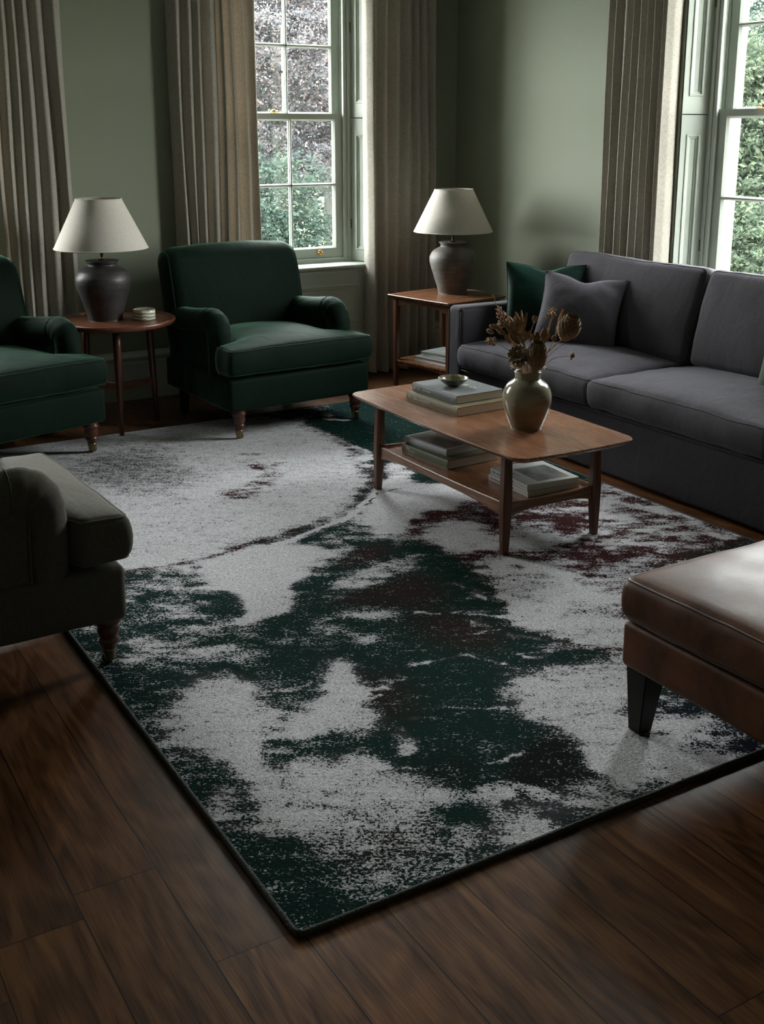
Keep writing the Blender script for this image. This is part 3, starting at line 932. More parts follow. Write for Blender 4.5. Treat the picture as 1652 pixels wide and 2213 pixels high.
# the woven design of the rug, in metres on the floor: outline or stroke, share of light yarn, yarn colour, softness, raggedness
RUG_DESIGN = [
 ('p',0.36,'G',0.05,0.2,[(1.21,3.94),(1.54,3.93),(1.42,3.56),(1.44,3.23),(1.25,2.92),(1.07,2.99),(0.88,3.25),(0.84,3.67),(0.98,3.87)]),
 ('p',0.82,'S',0.05,0.1,[(0.54,6.14),(1.46,6.0),(1.98,6.03),(2.68,5.92),(2.83,5.67),(2.86,5.27),(2.74,4.75),(2.62,4.49),(2.39,4.24),(2.15,4.09),(1.79,3.98),(1.51,3.95),(1.22,3.97),(0.97,3.9),(0.4,3.73)]),
 ('p',0.5,'S',0.14,0.03,[(1.42,5.71),(2.1,5.62),(1.84,4.82),(1.57,4.82),(1.45,5.14)]),
 ('s',0.55,'M',0.03,0.3,[(2.27,5.11),(2.34,5.01),(2.17,4.8),(1.95,4.64)],0.09),
 ('s',0.97,'S',0.01,0.1,[(1.84,3.9),(2.15,4.01),(2.45,4.22)],0.02),
 ('s',0.45,'B',0.01,0.3,[(2.1,4.0),(2.31,4.08),(2.49,4.23)],0.012),
 ('p',0.4,'G',0.04,0.25,[(2.11,4.03),(2.4,4.04),(2.43,3.77),(2.29,3.68),(2.03,3.79),(1.88,3.82)]),
 ('p',0.02,'G',0.01,0.1,[(2.83,5.67),(3.1,5.88),(3.59,6.16),(4.37,5.7),(4.01,4.48),(2.94,4.18),(2.81,4.35),(2.76,4.47),(2.78,4.63),(2.78,4.77),(2.86,5.2)]),
 ('s',0.75,'S',0.01,0.2,[(2.78,5.34),(2.82,5.1),(2.83,4.85)],0.035),
 ('p',0.66,'B',0.015,0.2,[(2.8,4.71),(2.96,4.71),(2.87,4.51),(2.71,4.43),(2.67,4.5)]),
 ('s',0.6,'S',0.01,0.3,[(3.02,5.73),(3.07,5.6)],0.03),
 ('p',0.95,'S',0.025,0.12,[(2.61,4.46),(2.75,4.49),(2.78,4.33),(2.95,4.23),(2.95,3.96),(2.6,3.94),(2.4,3.82),(2.37,3.91),(2.34,4.1),(2.5,4.3)]),
 ('p',0.54,'M',0.05,0.25,[(2.4,3.82),(2.6,3.94),(2.91,3.98),(3.3,3.79),(3.57,3.91),(3.59,3.01),(3.25,2.94),(2.95,2.95),(2.4,2.41),(2.27,2.53),(2.24,2.75),(2.29,3.09),(2.37,3.49)]),
 ('p',0.2,'M',0.03,0.2,[(2.38,3.82),(2.62,3.97),(2.92,3.99),(3.28,3.78),(3.25,3.67),(3.0,3.73),(2.76,3.71),(2.62,3.75),(2.39,3.73)]),
 ('p',0.38,'M',0.03,0.25,[(3.44,3.67),(3.51,3.53),(3.41,3.39),(3.29,3.56)]),
 ('p',0.38,'M',0.04,0.25,[(3.29,3.32),(3.52,3.18),(3.45,3.01),(3.16,3.06)]),
 ('p',0.42,'M',0.04,0.25,[(2.71,3.23),(2.97,3.26),(2.86,3.08),(2.68,3.09)]),
 ('p',0.42,'M',0.04,0.25,[(2.88,3.54),(3.14,3.51),(3.04,3.37),(2.86,3.39)]),
 ('p',0.9,'S',0.04,0.15,[(2.5,3.79),(2.74,3.79),(2.64,3.58),(2.44,3.48),(2.43,3.61)]),
 ('p',0.88,'M',0.04,0.15,[(2.72,3.5),(2.95,3.5),(2.81,3.35),(2.64,3.36)]),
 ('p',0.78,'B',0.05,0.2,[(2.4,3.39),(2.54,3.14),(2.74,2.82),(2.4,2.45),(2.3,2.59),(2.23,2.8),(2.29,3.09)]),
 ('s',0.97,'M',0.02,0.1,[(2.42,3.27),(2.58,3.31),(2.62,3.16),(2.59,2.93)],0.03),
 ('s',0.97,'M',0.02,0.1,[(2.34,2.8),(2.48,2.92),(2.59,2.93),(2.61,2.82)],0.03),
 ('s',0.95,'B',0.02,0.1,[(2.23,2.79),(2.41,2.72),(2.54,2.63)],0.035),
 ('p',0.08,'G',0.025,0.2,[(2.39,3.73),(2.38,3.5),(2.33,3.27),(2.28,3.05),(2.24,2.83),(2.29,2.6),(2.3,2.48),(2.08,2.53),(1.93,2.48),(1.79,2.34),(1.82,2.23),(1.86,2.07),(1.83,1.95),(1.66,1.96),(1.54,2.06),(1.46,2.16),(1.4,2.27),(1.4,2.42),(1.5,2.45),(1.5,2.61),(1.58,2.87),(1.4,2.83),(1.31,2.85),(1.33,3.06),(1.54,3.28),(1.78,3.47),(1.97,3.53),(2.26,3.59)]),
 ('c',0,'B',0.04,0,[(1.95,3.63),(2.1,3.76),(2.26,3.7),(2.19,3.58),(2.0,3.52)]),
 ('c',0,'B',0.05,0,[(1.73,3.35),(1.87,3.36),(2.14,3.43),(2.22,3.33),(2.12,3.09),(1.97,3.12),(1.81,3.25)]),
 ('c',0,'B',0.06,0,[(1.95,3.1),(2.12,3.0),(2.16,2.76),(2.03,2.71),(1.88,2.86)]),
 ('c',0,'B',0.06,0,[(1.53,2.75),(1.69,2.76),(1.58,2.46),(1.46,2.51)]),
 ('c',0,'D',0.06,0,[(1.48,2.29),(1.61,2.16),(1.53,2.06),(1.44,2.16)]),
 ('p',0.62,'G',0.03,0.25,[(1.97,3.51),(2.25,3.58),(2.2,3.43),(2.01,3.35),(1.82,3.34),(1.72,3.33)]),
 ('p',0.42,'G',0.03,0.3,[(1.69,3.26),(1.92,3.21),(1.91,3.15),(1.73,3.1),(1.62,3.14)]),
 ('p',0.34,'G',0.04,0.3,[(1.49,3.2),(1.79,3.11),(1.69,2.97),(1.47,3.01),(1.38,3.1)]),
 ('p',0.93,'S',0.014,0.16,[(1.54,3.95),(1.77,3.94),(1.99,3.84),(1.96,3.74),(1.84,3.61),(1.73,3.52),(1.57,3.32),(1.49,3.28),(1.45,3.33),(1.47,3.53),(1.44,3.67)]),
 ('s',0.34,'M',0.012,0.12,[(1.09,3.96),(1.22,3.97),(1.51,3.95),(1.79,3.98),(1.97,4.01)],0.014),
 ('s',0.36,'B',0.025,0.12,[(1.79,3.98),(2.15,4.09),(2.39,4.23),(2.61,4.48)],0.018),
 ('s',0.42,'B',0.035,0.15,[(2.61,4.48),(2.73,4.73),(2.85,5.25),(2.82,5.59)],0.035),
 ('s',0.95,'S',0.008,0.1,[(1.85,3.93),(2.17,4.04),(2.42,4.2),(2.67,4.33)],0.012),
 ('s',0.5,'B',0.01,0.3,[(2.13,3.98),(2.38,4.13),(2.62,4.28)],0.008),
 ('p',0.6,'G',0.02,0.25,[(1.99,3.84),(2.16,3.83),(2.12,3.73),(1.91,3.65),(1.82,3.6)]),
 ('p',0.86,'S',0.022,0.22,[(1.51,2.93),(1.59,2.9),(1.57,2.8),(1.49,2.61),(1.49,2.47),(1.41,2.42),(1.36,2.5),(1.31,2.56),(1.32,2.68),(1.43,2.78)]),
 ('p',0.86,'S',0.026,0.24,[(1.04,2.96),(1.14,3.02),(1.24,2.93),(1.25,2.82),(1.25,2.69),(1.14,2.57),(1.04,2.54),(0.96,2.59),(0.92,2.74),(1.01,2.8)]),
 ('p',0.66,'G',0.02,0.2,[(1.23,2.8),(1.32,2.65),(1.31,2.53),(1.19,2.65)]),
 ('p',0.3,'G',0.03,0.25,[(1.2,2.57),(1.4,2.42),(1.36,2.39),(1.17,2.45),(1.12,2.53)]),
 ('p',0.28,'G',0.03,0.06,[(0.9,2.6),(1.04,2.53),(1.06,2.27),(1.07,2.01),(1.05,1.85),(0.87,1.81),(0.87,2.38)]),
 ('p',0.56,'G',0.06,0.05,[(1.09,2.27),(1.44,2.12),(1.5,1.89),(1.31,1.84),(1.07,1.85),(1.05,1.98),(1.06,2.16)]),
 ('p',0.8,'S',0.02,0.2,[(1.04,2.58),(1.09,2.52),(1.11,2.33),(1.1,2.13),(1.1,2.05),(1.06,2.08),(1.03,2.26)]),
 ('p',0.8,'S',0.03,0.2,[(1.13,2.44),(1.33,2.38),(1.38,2.33),(1.33,2.3),(1.4,2.21),(1.43,2.11),(1.32,2.09),(1.16,2.22),(1.12,2.35)]),
 ('p',0.38,'B',0.03,0.25,[(1.09,2.25),(1.18,2.22),(1.18,2.16),(1.09,2.16)]),
 ('p',0.56,'B',0.05,0.05,[(1.06,2.05),(1.27,2.05),(1.36,1.98),(1.24,1.92),(1.09,1.97)]),
 ('s',0.7,'S',0.03,0.4,[(0.94,2.37),(0.96,2.34)],0.03),
 ('s',0.7,'S',0.03,0.4,[(0.97,2.21),(0.98,2.18)],0.03),
 ('s',0.8,'S',0.02,0.4,[(1.45,2.34),(1.48,2.32)],0.025),
 ('p',0.83,'S',0.028,0.22,[(1.89,2.45),(1.96,2.49),(2.11,2.52),(2.2,2.45),(2.38,2.39),(2.1,2.06),(2.19,1.87),(1.92,1.87),(1.88,1.93),(1.92,2.08),(1.91,2.21),(1.87,2.27),(1.83,2.37)]),
 ('p',0.5,'N',0.05,0.25,[(2.27,2.24),(2.38,2.05),(2.42,1.84),(2.34,1.78),(2.11,1.89),(2.17,2.08)]),
 ('p',0.62,'N',0.05,0.2,[(2.13,2.05),(2.23,1.9),(2.06,1.84),(1.9,1.88)]),
 ('p',0.08,'D',0.02,0.2,[(1.76,2.17),(1.83,2.19),(1.91,2.17),(1.9,2.04),(1.84,1.94),(1.66,1.97),(1.58,2.07)]),
 ('p',0.65,'S',0.03,0.25,[(1.47,1.98),(1.69,1.98),(1.87,1.93),(1.94,1.86),(1.59,1.84),(1.31,1.83)]),
 ('s',0.85,'S',0.02,0.2,[(1.51,2.03),(1.47,1.84)],0.05),
 ('p',0.4,'G',0.04,0.3,[(1.42,2.12),(1.53,2.05),(1.48,1.9),(1.34,1.88)]),
 ('s',0.6,'D',0.02,0.3,[(1.58,2.1),(1.58,1.98)],0.04),
 ('s',0.62,'S',0.01,0.35,[(1.95,3.1),(2.04,3.05)],0.01),
 ('s',0.62,'S',0.01,0.35,[(2.09,3.02),(2.27,2.89)],0.01),
 ('s',0.62,'S',0.01,0.35,[(2.12,2.89),(2.2,2.85)],0.01),
 ('s',0.62,'S',0.01,0.35,[(2.06,2.83),(2.2,2.79)],0.01),
 ('s',0.62,'S',0.01,0.35,[(2.09,2.64),(2.3,2.58)],0.01),
 ('s',0.62,'S',0.01,0.35,[(1.72,2.75),(1.92,2.7)],0.01),
 ('s',0.62,'S',0.01,0.35,[(1.67,2.51),(1.79,2.41)],0.01),
 ('s',0.62,'S',0.01,0.35,[(1.95,2.67),(2.01,2.64)],0.01),
 ('s',0.62,'S',0.01,0.35,[(2.16,3.17),(2.23,3.09)],0.01),
 ('s',0.62,'S',0.01,0.35,[(2.28,3.22),(2.34,3.17)],0.01),
 ('s',0.62,'S',0.01,0.35,[(2.32,3.33),(2.38,3.28)],0.01),
 ('s',0.62,'S',0.01,0.35,[(2.16,2.73),(2.26,2.64)],0.01),
 ('s',0.62,'S',0.01,0.35,[(1.46,2.66),(1.55,2.66)],0.01),
 ('s',0.62,'S',0.01,0.35,[(1.95,2.59),(2.01,2.56)],0.01),
 ('s',0.62,'S',0.01,0.35,[(1.57,2.38),(1.65,2.37)],0.01),
 ('s',0.62,'S',0.01,0.35,[(1.46,2.98),(1.58,2.95)],0.01),
 ('s',0.62,'S',0.01,0.35,[(1.26,2.84),(1.4,2.87)],0.01),
 ('s',0.62,'S',0.01,0.35,[(1.54,2.71),(1.65,2.69)],0.01),
 ('s',0.62,'S',0.01,0.35,[(1.68,2.17),(1.78,2.17)],0.01),
]
# ---------------------------------------------------------------- rug
RX0, RX1, RY0, RY1, RZ = 0.885, 3.565, 1.83, 5.985, 0.013
def paint_rug():
    nx, ny = 366, 566
    xs_ = np.linspace(RX0, RX1, nx); ys_ = np.linspace(RY0, RY1, ny)
    X, Y = np.meshgrid(xs_, ys_)
    cell = (RX1 - RX0) / (nx - 1)
    # fractal wobble for ragged edges, stretched along the pile direction
    rg = np.random.default_rng(5)
    ca, sa = math.cos(-YAW), math.sin(-YAW)
    U = X * ca + Y * sa; Vv = -X * sa + Y * ca
    def vnoise(freq_u, freq_v, seed):
        r = np.random.default_rng(seed)
        g = r.random((256, 256))
        a = (U + 50) * freq_u; c = (Vv + 50) * freq_v
        i = np.floor(a).astype(int); j = np.floor(c).astype(int)
        fa = a - i; fc = c - j
        fa = fa * fa * (3 - 2 * fa); fc = fc * fc * (3 - 2 * fc)
        G_ = lambda p, q: g[p % 256, q % 256]
        return (G_(i, j) * (1 - fa) + G_(i + 1, j) * fa) * (1 - fc) + (G_(i, j + 1) * (1 - fa) + G_(i + 1, j + 1) * fa) * fc
    n_a = sum(vnoise(2.5 * 2 ** k, 4.5 * 2 ** k, 10 + k) * 0.5 ** k for k in range(5)) / 1.94 - 0.5
    n_b = sum(vnoise(4 * 2 ** k, 9.0 * 2 ** k, 30 + k) * 0.6 ** k for k in range(4)) / 2.18 - 0.5
    n_c = sum(vnoise(14 * 2 ** k, 24 * 2 ** k, 50 + k) * 0.6 ** k for k in range(3)) / 1.96 - 0.5
    wx = (n_a) * 0.10; wy = (n_b) * 0.10
    colors = {'G': (0.0055, 0.0220, 0.0180), 'M': (0.040, 0.0115, 0.0120), 'B': (0.020, 0.0125, 0.0105), 'S': (0.048, 0.047, 0.052), 'N': (0.008, 0.010, 0.016), 'D': (0.0065, 0.009, 0.0085)}
    W = np.full(X.shape, 0.24)
    A = np.ones(X.shape)
    C = np.zeros(X.shape + (3,)); C[:] = colors['G']
    def blur(A, r):
        k = max(0, int(round(r / cell)))
        if k == 0: return A
        for ax in (0, 1):
            for _ in range(2):
                pad = [(0, 0), (0, 0)]; pad[ax] = (k + 1, k)
                cs = np.cumsum(np.pad(A, pad, mode='edge'), axis=ax)
                A = (cs[2 * k + 1:] - cs[:-2 * k - 1]) / (2 * k + 1) if ax == 0 else (cs[:, 2 * k + 1:] - cs[:, :-2 * k - 1]) / (2 * k + 1)
        return A
    for it in RUG_DESIGN:
        kind, val, colk, soft, rag, pts = it[:6]
        PX, PY = X + wx * rag * 9, Y + wy * rag * 9
        if kind == 's':
            d = np.full(X.shape, 1e9)
            for (ax_, ay), (bx, by) in zip(pts, pts[1:]):
                l2 = (bx - ax_) ** 2 + (by - ay) ** 2 + 1e-9
                t_ = np.clip(((PX - ax_) * (bx - ax_) + (PY - ay) * (by - ay)) / l2, 0, 1)
                d = np.minimum(d, np.hypot(PX - ax_ - t_ * (bx - ax_), PY - ay - t_ * (by - ay)))
            m = np.clip((it[6] - d) / max(soft * 1.5, cell) + 0.5, 0, 1)
        else:
            ins = np.zeros(X.shape, bool)
            for (ax_, ay), (bx, by) in zip(pts, pts[1:] + pts[:1]):
                cnd = ((ay > PY) != (by > PY))
                with np.errstate(divide='ignore', invalid='ignore'):
                    xi = (bx - ax_) * (PY - ay) / (by - ay + 1e-12) + ax_
                ins ^= cnd & (PX < xi)
            m = blur(ins.astype(float), soft * 0.9 + 0.003)
        if kind != 'c':
            W = W * (1 - m) + val * m
            A = A * (1 - m) + min(1.2, rag / 0.18) * m
        if colk: C = C * (1 - m)[..., None] + np.array(colors[colk]) * m[..., None]
    mid = np.clip(1 - np.abs(W - 0.5) * 2.05, 0, 1)
    W = W + A * mid * (n_b * 1.1 + n_a * 0.6 + n_c * 1.2) + (n_b * 0.30 + n_a * 0.12) * (W < 0.5) * (0.25 + W)
    return nx, ny, xs_, ys_, np.clip(W, 0, 1), C
nx, ny, xs_, ys_, RW, RC = paint_rug()
rug = thing('area_rug', 'large abstract rug in dark green, off-white and maroon on the oak floor', 'rug', (0, 0, 0))
me = bpy.data.meshes.new('pile')
XX, YY = np.meshgrid(xs_, ys_)
co = np.stack([XX, YY, np.full(XX.shape, RZ)], -1).reshape(-1, 3)
me.vertices.add(len(co)); me.vertices.foreach_set('co', co.ravel())
ii = np.arange(nx * ny).reshape(ny, nx)
quads = np.stack([ii[:-1, :-1], ii[:-1, 1:], ii[1:, 1:], ii[1:, :-1]], -1).reshape(-1, 4)
me.loops.add(quads.size); me.loops.foreach_set('vertex_index', quads.ravel().astype(np.int32))
me.polygons.add(len(quads))
me.polygons.foreach_set('loop_start', np.arange(0, quads.size, 4, dtype=np.int32))
me.polygons.foreach_set('loop_total', np.full(len(quads), 4, dtype=np.int32))
me.update()
at = me.attributes.new('light_yarn', 'FLOAT', 'POINT'); at.data.foreach_set('value', RW.ravel().astype(np.float32))
at = me.attributes.new('yarn_colour', 'FLOAT_COLOR', 'POINT')
rgba = np.concatenate([RC.reshape(-1, 3), np.ones((nx * ny, 1))], 1).astype(np.float32)
at.data.foreach_set('color', rgba.ravel())
m = NT('rug_pile')
aw = m.n('ShaderNodeAttribute', attribute_name='light_yarn')
ac = m.n('ShaderNodeAttribute', attribute_name='yarn_colour')
v1 = m.co(scale=(1, 1, 1), rot=(0, 0, 0.54))
v2 = m.n('ShaderNodeMapping'); v2.inputs['Scale'].default_value = (105, 150, 1); m.l(v1, v2.inputs[0])
fib = m.n('ShaderNodeTexNoise', noise_dimensions='2D'); fib.inputs['Scale'].default_value = 1; fib.inputs['Detail'].default_value = 2.5; fib.inputs['Roughness'].default_value = 0.65; fib.inputs['Distortion'].default_value = 0.6
m.l(v2.outputs[0], fib.inputs['Vector'])
v3 = m.n('ShaderNodeMapping'); v3.inputs['Scale'].default_value = (20, 26, 1); m.l(v1, v3.inputs[0])
mid_ = m.n('ShaderNodeTexNoise', noise_dimensions='2D'); mid_.inputs['Scale'].default_value = 1; mid_.inputs['Detail'].default_value = 4; mid_.inputs['Roughness'].default_value = 0.6
m.l(v3.outputs[0], mid_.inputs['Vector'])
v4 = m.n('ShaderNodeMapping'); v4.inputs['Scale'].default_value = (5, 48, 1); m.l(v1, v4.inputs[0])
stk = m.n('ShaderNodeTexNoise', noise_dimensions='2D'); stk.inputs['Scale'].default_value = 1; stk.inputs['Detail'].default_value = 3; stk.inputs['Roughness'].default_value = 0.6
m.l(v4.outputs[0], stk.inputs['Vector'])
thr = m.math('ADD', m.math('MULTIPLY', fib.outputs['Fac'], 0.66), m.math('ADD', m.math('MULTIPLY', mid_.outputs['Fac'], 0.20), m.math('MULTIPLY', stk.outputs['Fac'], 0.14)))
thr = m.math('MULTIPLY_ADD', m.math('SUBTRACT', thr, 0.5), 3.3, 0.5)       # roughly 0..1
white = m.math('MULTIPLY_ADD', m.math('SUBTRACT', aw.outputs['Fac'], thr), 12.0, 0.5, clamp=True)
fb2 = m.noise(m.co(), 330, 2, 0.6)
lum = m.ramp(m.math('ADD', m.math('MULTIPLY', fib.outputs['Fac'], 0.5), m.math('MULTIPLY', fb2, 0.5)), [(0.36, (0.25, 0.246, 0.257)), (0.50, (0.62, 0.61, 0.635)), (0.61, (0.88, 0.865, 0.89))])
drk = m.mix(1.0, ac.outputs['Color'], m.ramp(fb2, [(0.3, (0.6, 0.6, 0.6)), (0.7, (1.5, 1.5, 1.5))]), 'MULTIPLY')
m.set(Base_Color=m.mix(white, drk, lum), Roughness=0.95, Specular_IOR_Level=0.03)
m.bump(m.math('ADD', m.math('MULTIPLY', fb2, 0.7), m.math('ADD', fib.outputs['Fac'], m.math('MULTIPLY', white, 0.3))), 0.7, 0.006)
me.materials.append(m.m)
po = bpy.data.objects.new('pile', me)
COL.objects.link(po); po.parent = rug
b = MB(); box(b, RX0, RX1, RY0, RY1, 0.0005, RZ - 0.0006)
obj('backing', b, M['black_wood'], rug, smooth=False)
m = NT('rug_binding')
m.set(Base_Color=m.mix(m.noise(m.co(), 300, 2), (0.016, 0.016, 0.014), (0.045, 0.044, 0.038)), Roughness=0.85)
m.bump(m.noise(m.co(scale=(1, 1, 1)), 160, 1), 0.8, 0.004)
b = MB()
cor = rounded_rect((RX1 - RX0) / 2, (RY1 - RY0) / 2, 0.02, 4)
cx_, cy_ = (RX0 + RX1) / 2, (RY0 + RY1) / 2
tube(b, [(p[0] + cx_, p[1] + cy_, 0.0082) for p in cor], 0.0078, 8, closed=True)
obj('binding', b, m.m, rug)
# ---------------------------------------------------------------- upholstery helpers
def cushion_map(half, crown, bulge, width_fn=None, wr=0.003, seed=0, under=0.0):
    hx, hy, hz = half
    def f(p):
        u, v, q = p.x / hx, p.y / hy, p.z / hz
        x, y, z = p.x, p.y, p.z
        if width_fn: x *= width_fn(p.y)
        e = max(0, 1 - u * u) * max(0, 1 - v * v)
        if q > 0: z += crown * (e ** 0.75) * q
        else: z += under * (e ** 0.75) * q
        g = max(0, 1 - q * q)
        x += math.copysign(bulge * g, u) * abs(u) ** 6
        y += math.copysign(bulge * g, v) * abs(v) ** 6
        n = Vector((nz3(x * 9 + seed, y * 9, z * 9), nz3(x * 9, y * 9 + seed, z * 9 + 5), nz3(x * 9 + 3, y * 9, z * 9 + seed)))
        return Vector((x, y, z)) + n * wr
    return f

def seam_path(half, r, f, top=True, n=14):
    hx, hy, hz = half
    k = r * (1 - 0.7071)
    z = (hz - k) * (1 if top else -1)
    ax, ay = hx - k, hy - k
    rc = r * 0.7
    pts = []
    for sx_, sy_, a0 in ((1, 1, 0), (-1, 1, pi / 2), (-1, -1, pi), (1, -1, 3 * pi / 2)):
        for i in range(4):
            a = a0 + pi / 2 * i / 3
            pts.append(Vector((sx_ * (ax - rc) + rc * math.cos(a), sy_ * (ay - rc) + rc * math.sin(a), z)))
    out = []
    for i in range(len(pts)):
        a, b_ = pts[i], pts[(i + 1) % len(pts)]
        out.append(a)
        if (b_ - a).length > 0.08:
            for q in range(1, n): out.append(a.lerp(b_, q / n))
    return [f(p) for p in out]

def turned_leg(b, x, y, top):
    prof = [(0.034, top), (0.037, top - 0.012), (0.037, top - 0.022), (0.041, top - 0.028), (0.041, top - 0.037), (0.034, top - 0.043), (0.033, top - 0.050),
            (0.036, top - 0.058), (0.035, top - 0.068), (0.029, top - 0.085), (0.028, top - 0.090), (0.033, top - 0.094), (0.033, top - 0.102), (0.026, top - 0.107), (0.022, top - 0.125), (0.0215, top - 0.13)]
    lathe(b, list(reversed(prof)), 20, (x, y, 0))

def caster_parts(leg, x, y, zc):
    b = MB()
    lathe(b, [(0.0165, zc - 0.034), (0.0185, zc - 0.022), (0.0225, zc), (0.0235, zc + 0.004), (0.0225, zc + 0.006)], 18, (x, y, 0))
    tube(b, smooth_path([(x, y, zc - 0.03), (x + 0.006, y + 0.004, zc - 0.04), (x + 0.016, y + 0.008, 0.017)], 3), [0.010] * 6 + [0.007], 8)
    box(b, x + 0.006, x + 0.010, y - 0.001, y + 0.016, 0.008, 0.026); box(b, x + 0.022, x + 0.026, y - 0.001, y + 0.016, 0.008, 0.026)
    cu = obj('caster', b, M['brass_dark'], leg, auto=40)
    b = MB()
    T = Matrix.Rotation(pi / 2, 3, 'Y')
    lathe(b, [(0.010, -0.006), (0.0135, -0.005), (0.014, 0.0), (0.0135, 0.005), (0.010, 0.006)], 18, (x + 0.016, y + 0.008, 0.014), T)
    obj('caster', b, M['caster'], leg)

def make_armchair(label, loc, rz, fab, pip, group):
    R = thing('armchair', label, 'armchair', loc, rz, group)
    F, P = M[fab], M[pip]
    # base
    b = MB()
    def fb(p):
        q = sstep(-0.4, 0.42, p.y)
        return Vector((p.x * (1 - 0.05 * q), p.y + 0.008 * (1 - (p.x / 0.46) ** 2) * (-1 if p.y < 0 else 0), p.z + 0.004 * nz3(p.x * 6, p.y * 6, 2)))
    rbox(b, (0, -0.012, 0.252), (0.458, 0.43, 0.090), 0.022, (10, 10, 3), fb)
    obj('base', b, F, R)
    # arms
    for s in (-1, 1):
        x0 = s * 0.392
        b = MB()
        path = smooth_path([(x0 * 0.985, 0.34, 0.585), (x0 * 0.99, 0.22, 0.586), (x0, 0.08, 0.596), (x0, -0.05, 0.612), (x0, -0.13, 0.622), (x0, -0.175, 0.612), (x0, -0.207, 0.585), (x0, -0.218, 0.545), (x0, -0.219, 0.50), (x0, -0.217, 0.42), (x0, -0.215, 0.30), (x0, -0.214, 0.19)], 4)
        n = len(path)
        rad = []
        for i, p in enumerate(path):
            r = 0.071 if p.y > -0.2 else 0.068
            if p.z < 0.5: r = 0.068 - 0.006 * (0.5 - p.z) / 0.3
            # gathered pleats over the knuckle
            r += 0.0016 * math.sin(i * 1.9) * (1 if -0.23 < p.y < -0.12 and p.z > 0.48 else 0)
            rad.append(r)
        rad[0] *= 0.9; rad[-1] *= 0.92
        tube(b, path, rad, 20)
        rbox(b, (s * 0.388, 0.075, 0.385), (0.046, 0.29, 0.215), 0.02, (2, 8, 6), lambda p: p + Vector((0.0025 * nz3(p.y * 7, p.z * 7, s), 0, 0)))
        arm = obj('arm', b, F, R)
        b = MB()
        # seam that runs round the front scroll and welt down the side
        ring = []
        for k in range(20):
            a = 2 * pi * k / 20
            ring.append(Vector((x0 + 0.0722 * math.cos(a), -0.115, 0.620 + 0.0722 * math.sin(a))))
        tube(b, ring, 0.0022, 6, closed=True)
        obj('seam', b, P, arm)
        b = MB()
        tube(b, smooth_path([(s * 0.436, -0.165, 0.55), (s * 0.438, -0.160, 0.40), (s * 0.438, -0.158, 0.18)], 5), 0.0038, 6)
        obj('piping', b, P, arm)
    # back: leaning, rounded shoulders, rolled top
    hx, hy, hz, r = 0.455, 0.098, 0.335, 0.088
    lean = math.radians(11.5)
    RM = Matrix.Rotation(-lean, 3, 'X')
    def fk(p):
        u, q = p.x / hx, p.z / hz
        x, y, z = p.x, p.y, p.z
        if y < 0: y -= 0.034 * max(0, 1 - u * u) ** 0.8 * max(0, 1 - q * q) ** 0.6
        z += 0.020 * (1 - u * u) * max(0, q)
        y += 0.030 * max(0, q) ** 3
        x *= 1 - 0.035 * max(0, q) ** 4 - 0.03 * max(0, -q)
        pp = RM @ Vector((x, y, z))
        return pp + Vector((1, 1, 1)) * 0.003 * nz3(x * 7, z * 7, y * 7 + 3)
    BC = Vector((0, 0.338, 0.650))
    b = MB()
    rbox(b, BC, (hx, hy, hz), r, (12, 2, 12), fk, k=5)
    bk = obj('backrest', b, F, R)
    for s in (-1, 1):
        b = MB()
        c7 = 0.7071
        xs_p = s * (hx - r + r * c7)
        pts = [Vector((xs_p, -(hy - r) - r * c7, -0.12 + (hz - r + 0.12) * i / 12)) for i in range(13)]
        pts += [Vector((xs_p, -(hy - r) - r * c7 * math.cos(a), hz - r + r * c7 * math.sin(a))) for a in [pi / 2 * i / 8 for i in range(1, 9)]]
        pts += [Vector((xs_p, (hy - r) + r * c7 * math.sin(a), hz - r + r * c7 * math.cos(a))) for a in [pi / 2 * i / 8 for i in range(0, 9)]]
        tube(b, [fk(p) + BC for p in pts], 0.0042, 7)
        obj('piping', b, P, bk)
    # seat cushion, T-shaped in front of the arms
    half = (0.460, 0.372, 0.072)
    wf = lambda y: 0.322 / 0.46 + (1 - 0.322 / 0.46) * (1 - sstep(-0.215, -0.165, y))
    cf = cushion_map(half, 0.050, 0.012, wf, 0.0045, 2.0)
    cc_ = Vector((0, -0.092, 0.432))
    b = MB()
    rbox(b, cc_, half, 0.026, (14, 22, 4), cf)
    cu = obj('seat_cushion', b, F, R)
    b = MB()
    b.free()
    for tp in (True, False):
        b = MB()
        tube(b, [p + cc_ for p in seam_path(half, 0.026, cf, tp, 22)], 0.0045, 7, closed=True)
        obj('piping', b, P, cu)
    # legs
    for s in (-1, 1):
        b = MB()
        turned_leg(b, s * 0.385, -0.398, 0.176)
        lg = obj('leg', b, M['turned'], R)
        caster_parts(lg, s * 0.385, -0.398, 0.046)
    for s in (-1, 1):
        b = MB()
        def sq(cx, cy_, h, z): return [(cx - h, cy_ - h, z), (cx + h, cy_ - h, z), (cx + h, cy_ + h, z), (cx - h, cy_ + h, z)]
        loft(b, [sq(s * 0.36, 0.345, 0.017, -RZ), sq(s * 0.36, 0.335, 0.020, 0.06), sq(s * 0.36, 0.325, 0.026, 0.18)])
        obj('leg', b, M['black_wood'], R, smooth=False)
    return R
GCH = 'bottle green velvet armchairs by the back wall'
make_armchair('green velvet roll-arm armchair in front of the garden window', (2.735, 5.950, RZ), math.radians(4.5), 'velvet', 'velvet_piping', GCH)
make_armchair('green velvet armchair cut off by the left edge, beside the round table', (1.128, 5.950, RZ), math.radians(16), 'velvet', 'velvet_piping', GCH)
g_ = make_armchair('taupe wool roll-arm armchair in the left foreground, seen from its side', (0.520, 3.590, RZ), math.radians(93), 'taupe', 'taupe_piping', None)
g_.scale = (0.92, 1, 1)

